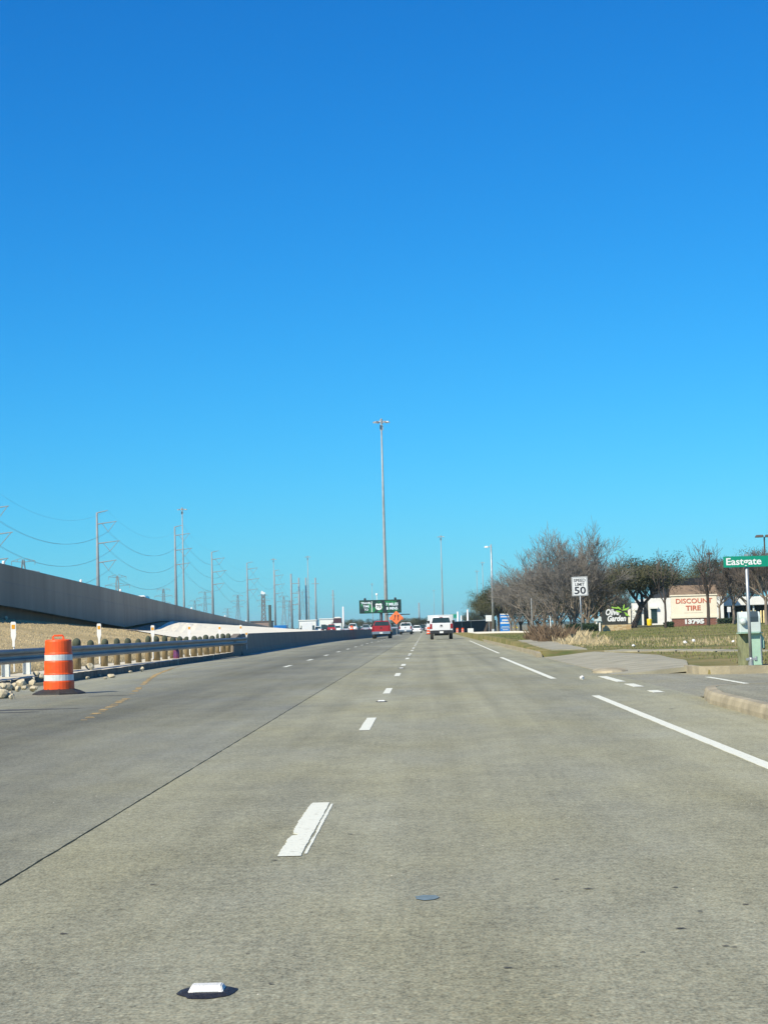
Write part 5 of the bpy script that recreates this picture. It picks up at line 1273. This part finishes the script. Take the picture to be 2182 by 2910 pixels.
for i, px in enumerate((1437, 1478, 1528, 1592, 1652, 1700, 1745)):
    copy_tree(l2, at(px, 268+4*(i % 3)), i*.9, 'dark evergreen in the shaded row behind the bare trees', 'shaded evergreens behind the bare trees', scale=(.75, .75, .42+.05*(i % 2)))
copy_tree(l2, at(1560, 250), 3.1, 'dark evergreen mass behind the tallest bare tree', scale=.56)
copy_tree(l2, at(1620, 255), 4.1, 'dark evergreen mass behind the hedge', scale=.55)
y1 = bare_tree(14, 5.7, 'slender young bare tree left of the cream monument sign', at(1887, 141), 0, M_BARKD, M_TWIGD, trunk_h=2.0, spread=.75, upright=.65, nl=(3, 4), kids=(3, 3), tw=.009, r0=.075, levels=4)
y2 = bare_tree(19, 6.1, 'dark bare tree standing right in front of the cream monument sign', at(2008, 140), .6, M_BARKD, M_TWIGD, trunk_h=2.1, spread=1.0, upright=.5, nl=(4, 4), kids=(3, 3), tw=.010, r0=.10, levels=4)
y3 = bare_tree(27, 5.0, 'bare twiggy tree with pale trunk between the monument sign and street sign', at(2080, 142), .6, M_BARK, M_TWIGD, trunk_h=1.6, spread=1.15, upright=.40, nl=(5, 6), kids=(4, 4), tw=.010, r0=.10, levels=5)
copy_tree(y3, at(2172, 128), 2.2, 'bare brown tree behind the utility cabinet', scale=1.02)
copy_tree(y3, at(2120, 160), 3.4, 'bare brown tree before the dark shop bays', scale=1.05)
copy_tree(y3, at(2230, 150), 4.4, 'bare brown tree beyond the parking lamp', scale=1.1)
copy_tree(y3, at(2040, 185), 5.2, 'bare brown tree behind the cream monument sign', scale=1.0)

for i, (px, Y, sc) in enumerate(((992, 700, .50), (1012, 820, .55), (1035, 760, .45), (1062, 900, .6), (1118, 640, .42), (1140, 700, .5), (1165, 620, .45), (1186, 760, .5), (1205, 560, .42), (1222, 650, .5), (1246, 700, .5), (1338, 520, .45), (1352, 480, .5), (960, 900, .5), (700, 1000, .5))):
    x = (px-1211.1)/FOC*Y; copy_tree(l2, (x, Y, -.3), i*1.3, 'far low evergreen among the traffic and buildings down the road', 'far low trees down the road', scale=(sc*1.5, sc*1.5, sc))

# hedges and brush
def leaf_mass(name, x0, x1, y0, y1, h, n, size, mt, label, cat, seed=1):
    rr = random.Random(seed); mb = MB()
    for _ in range(n):
        x = rr.uniform(x0, x1); y = rr.uniform(y0, y1); zt = h*(.8+.25*noise.noise(Vector((x*1.3, y*1.3, seed)))); p = Vector((x, y, terrain(x, y)+rr.random()**.6*zt))
        a = Vector((rr.gauss(0, 1), rr.gauss(0, 1), rr.gauss(0, 1))).normalized(); b = a.orthogonal().normalized(); s = size*rr.uniform(.5, 1.1)
        mb.add([p-a*s*.5, p+b*s*.3, p+a*s*.5, p-b*s*.3], [(0, 1, 2, 3)])
    return tag(mb.build(name, mt), label, cat)
xa = at(1605, 152)[0]; xb = at(1706, 152)[0]; leaf_mass('hedge', xa, xb, 151, 153.2, .75, 5200, .12, M_HEDGE, 'clipped dark green hedge left of the script sign', 'hedge', 2)
xa = at(2035, 176)[0]; xb = at(2215, 176)[0]; leaf_mass('hedge', xa, xb, 175.6, 177.4, .62, 5600, .14, M_HEDGE, 'low dark green hedge before the shop bays', 'hedge', 3)
xa = at(1886, 144)[0]; xb = at(1912, 144)[0]; leaf_mass('hedge', xa, xb, 144, 145.4, .5, 1200, .12, M_HEDGE, 'small green shrub against the brick base of the monument sign', 'shrub', 4)

def blades(name, region, n, hmin, hmax, w, mt, label, cat, seed=1, mask=None, lean=.35, hf=None):
    rr = random.Random(seed); mb = MB(); cnt = 0
    while cnt < n:
        x, y = region(rr)
        if mask and not mask(x, y, rr): n -= 0; cnt += .2; continue
        cnt += 1; z = terrain(x, y); h = rr.uniform(hmin, hmax)*(hf(x, y) if hf else 1); a = rr.uniform(0, 6.28); l = rr.uniform(0, lean)*h; ww = w*rr.uniform(.6, 1.3)
        b = rr.uniform(0, 6.28); dx, dy = math.cos(b)*ww, math.sin(b)*ww; tx, ty = math.cos(a)*l, math.sin(a)*l
        mb.add([(x-dx, y-dy, z-.02), (x+dx, y+dy, z-.02), (x+dx*.6+tx*.4, y+dy*.6+ty*.4, z+h*.6), (x+tx, y+ty, z+h)], [(0, 1, 2), (0, 2, 3)])
    return tag(mb.build(name, mt), label, cat, kind='stuff')
nz = lambda x, y, s, k: noise.noise(Vector((x*s, y*s, k)))
blades('dry_grass', lambda r: (r.uniform(-23, -10.7), 42+120*r.random()**1.3), 30000, .02, .075, .014, M_DRYB, 'dry straw grass covering the bank below the ramp', 'grass', 5, lambda x, y, r: y < pw(PB, x)-1)
blades('dry_grass_verge', lambda r: (r.uniform(4.6, 24), r.uniform(71, 90)), 3600, .05, .20, .010, M_DRYB, 'tall straw coloured grass along the right verge before the lawn', 'grass', 6, lambda x, y, r: nz(x, y, .5, 1)+.5*(1-abs(y-(80+.2*(x-8)))/9) > .12 and not (4.3 < x < 5.7 and y < 97), .35, lambda x, y: max(.3, .9+1.0*nz(x, y*.5, .8, 9)))
blades('lawn', lambda r: (r.uniform(4.4, 34), r.uniform(42.5, 150)), 42000, .03, .09, .02, M_GRNB, 'thin green winter lawn between the sidewalk and the signs', 'grass', 7, lambda x, y, r: nz(x, y, .25, 3) > -.35 and not (42 < y < 69 and x < 6.9) and not (4.3 < x < 5.7 and y < 97) and abs((y-67.5)-(x-5.9)*-2.237-.75) > 1.9)
blades('dead_brush', lambda r: (r.uniform(4.9, 6.6), r.uniform(88, 104)), 4200, .12, .85, .006, M_BRUSH, 'brown dead brush growing along the kerb before the oaks', 'brush', 8, None, .8, lambda x, y: max(.2, 1-((x-5.7)/1.05)**2)*max(.25, .75+1.1*nz(x, y*.5, .9, 2)))
blades('straw_tuft', lambda r: (r.uniform(5.4, 7.4), r.uniform(80, 92)), 1300, .12, .55, .007, M_DRYB, 'pale straw tufts leaning over the kerb beside the dead brush', 'grass', 9, None, .8, lambda x, y: max(.15, .6+1.2*nz(x, y*.4, 1.1, 6)))
c0 = at(1655, 93)
blades('sign_tuft', lambda r: (c0[0]+r.gauss(0, .14), 93+r.gauss(0, .5)), 500, .2, .5, .012, M_DRYB, 'straw tuft around the foot of the speed limit sign', 'grass', 10, None, .6)
# far-off belt of trees along the horizon
rr = random.Random(40); mb = MB()
for i in range(9000):
    x = rr.uniform(-900, 900); y = rr.uniform(1900, 2500)+abs(x)*.2; h = max(.8, 4.2+3.4*noise.noise(Vector((x*.01, 1, 0)))+1.5*noise.noise(Vector((x*.05, 4, 0))))
    p = Vector((x, y, rr.random()*h)); a = Vector((rr.gauss(0, 1), rr.gauss(0, .3), rr.gauss(0, 1))).normalized(); b = a.orthogonal().normalized(); s = rr.uniform(1.2, 3.2)
    mb.add([p-a*s*.5, p+b*s*.4, p+a*s*.5, p-b*s*.4], [(0, 1, 2, 3)])
tag(mb.build('far_woods', mat('far_foliage', (.07, .075, .05), .9, var=.3, vscale=.03)), 'low far-off belt of grey green trees along the horizon', 'woods', kind='stuff')

# ------------------------------------------------------------------ thin winter haze
hz = bpy.data.materials.new('haze_air'); hz.use_nodes = True; n_ = hz.node_tree; n_.nodes.remove(n_.nodes['Principled BSDF'])
pv_ = n_.nodes.new('ShaderNodeVolumePrincipled'); pv_.inputs['Density'].default_value = 0.00012; pv_.inputs['Color'].default_value = (.56, .92, 1.0, 1); pv_.inputs['Anisotropy'].default_value = 0.0
n_.links.new(pv_.outputs[0], n_.nodes['Material Output'].inputs['Volume'])
mb = MB(); mb.box(-6050, 6050, -90, 9050, -1.2, 56)
hzo = tag(mb.build('haze', hz), kind='stuff')
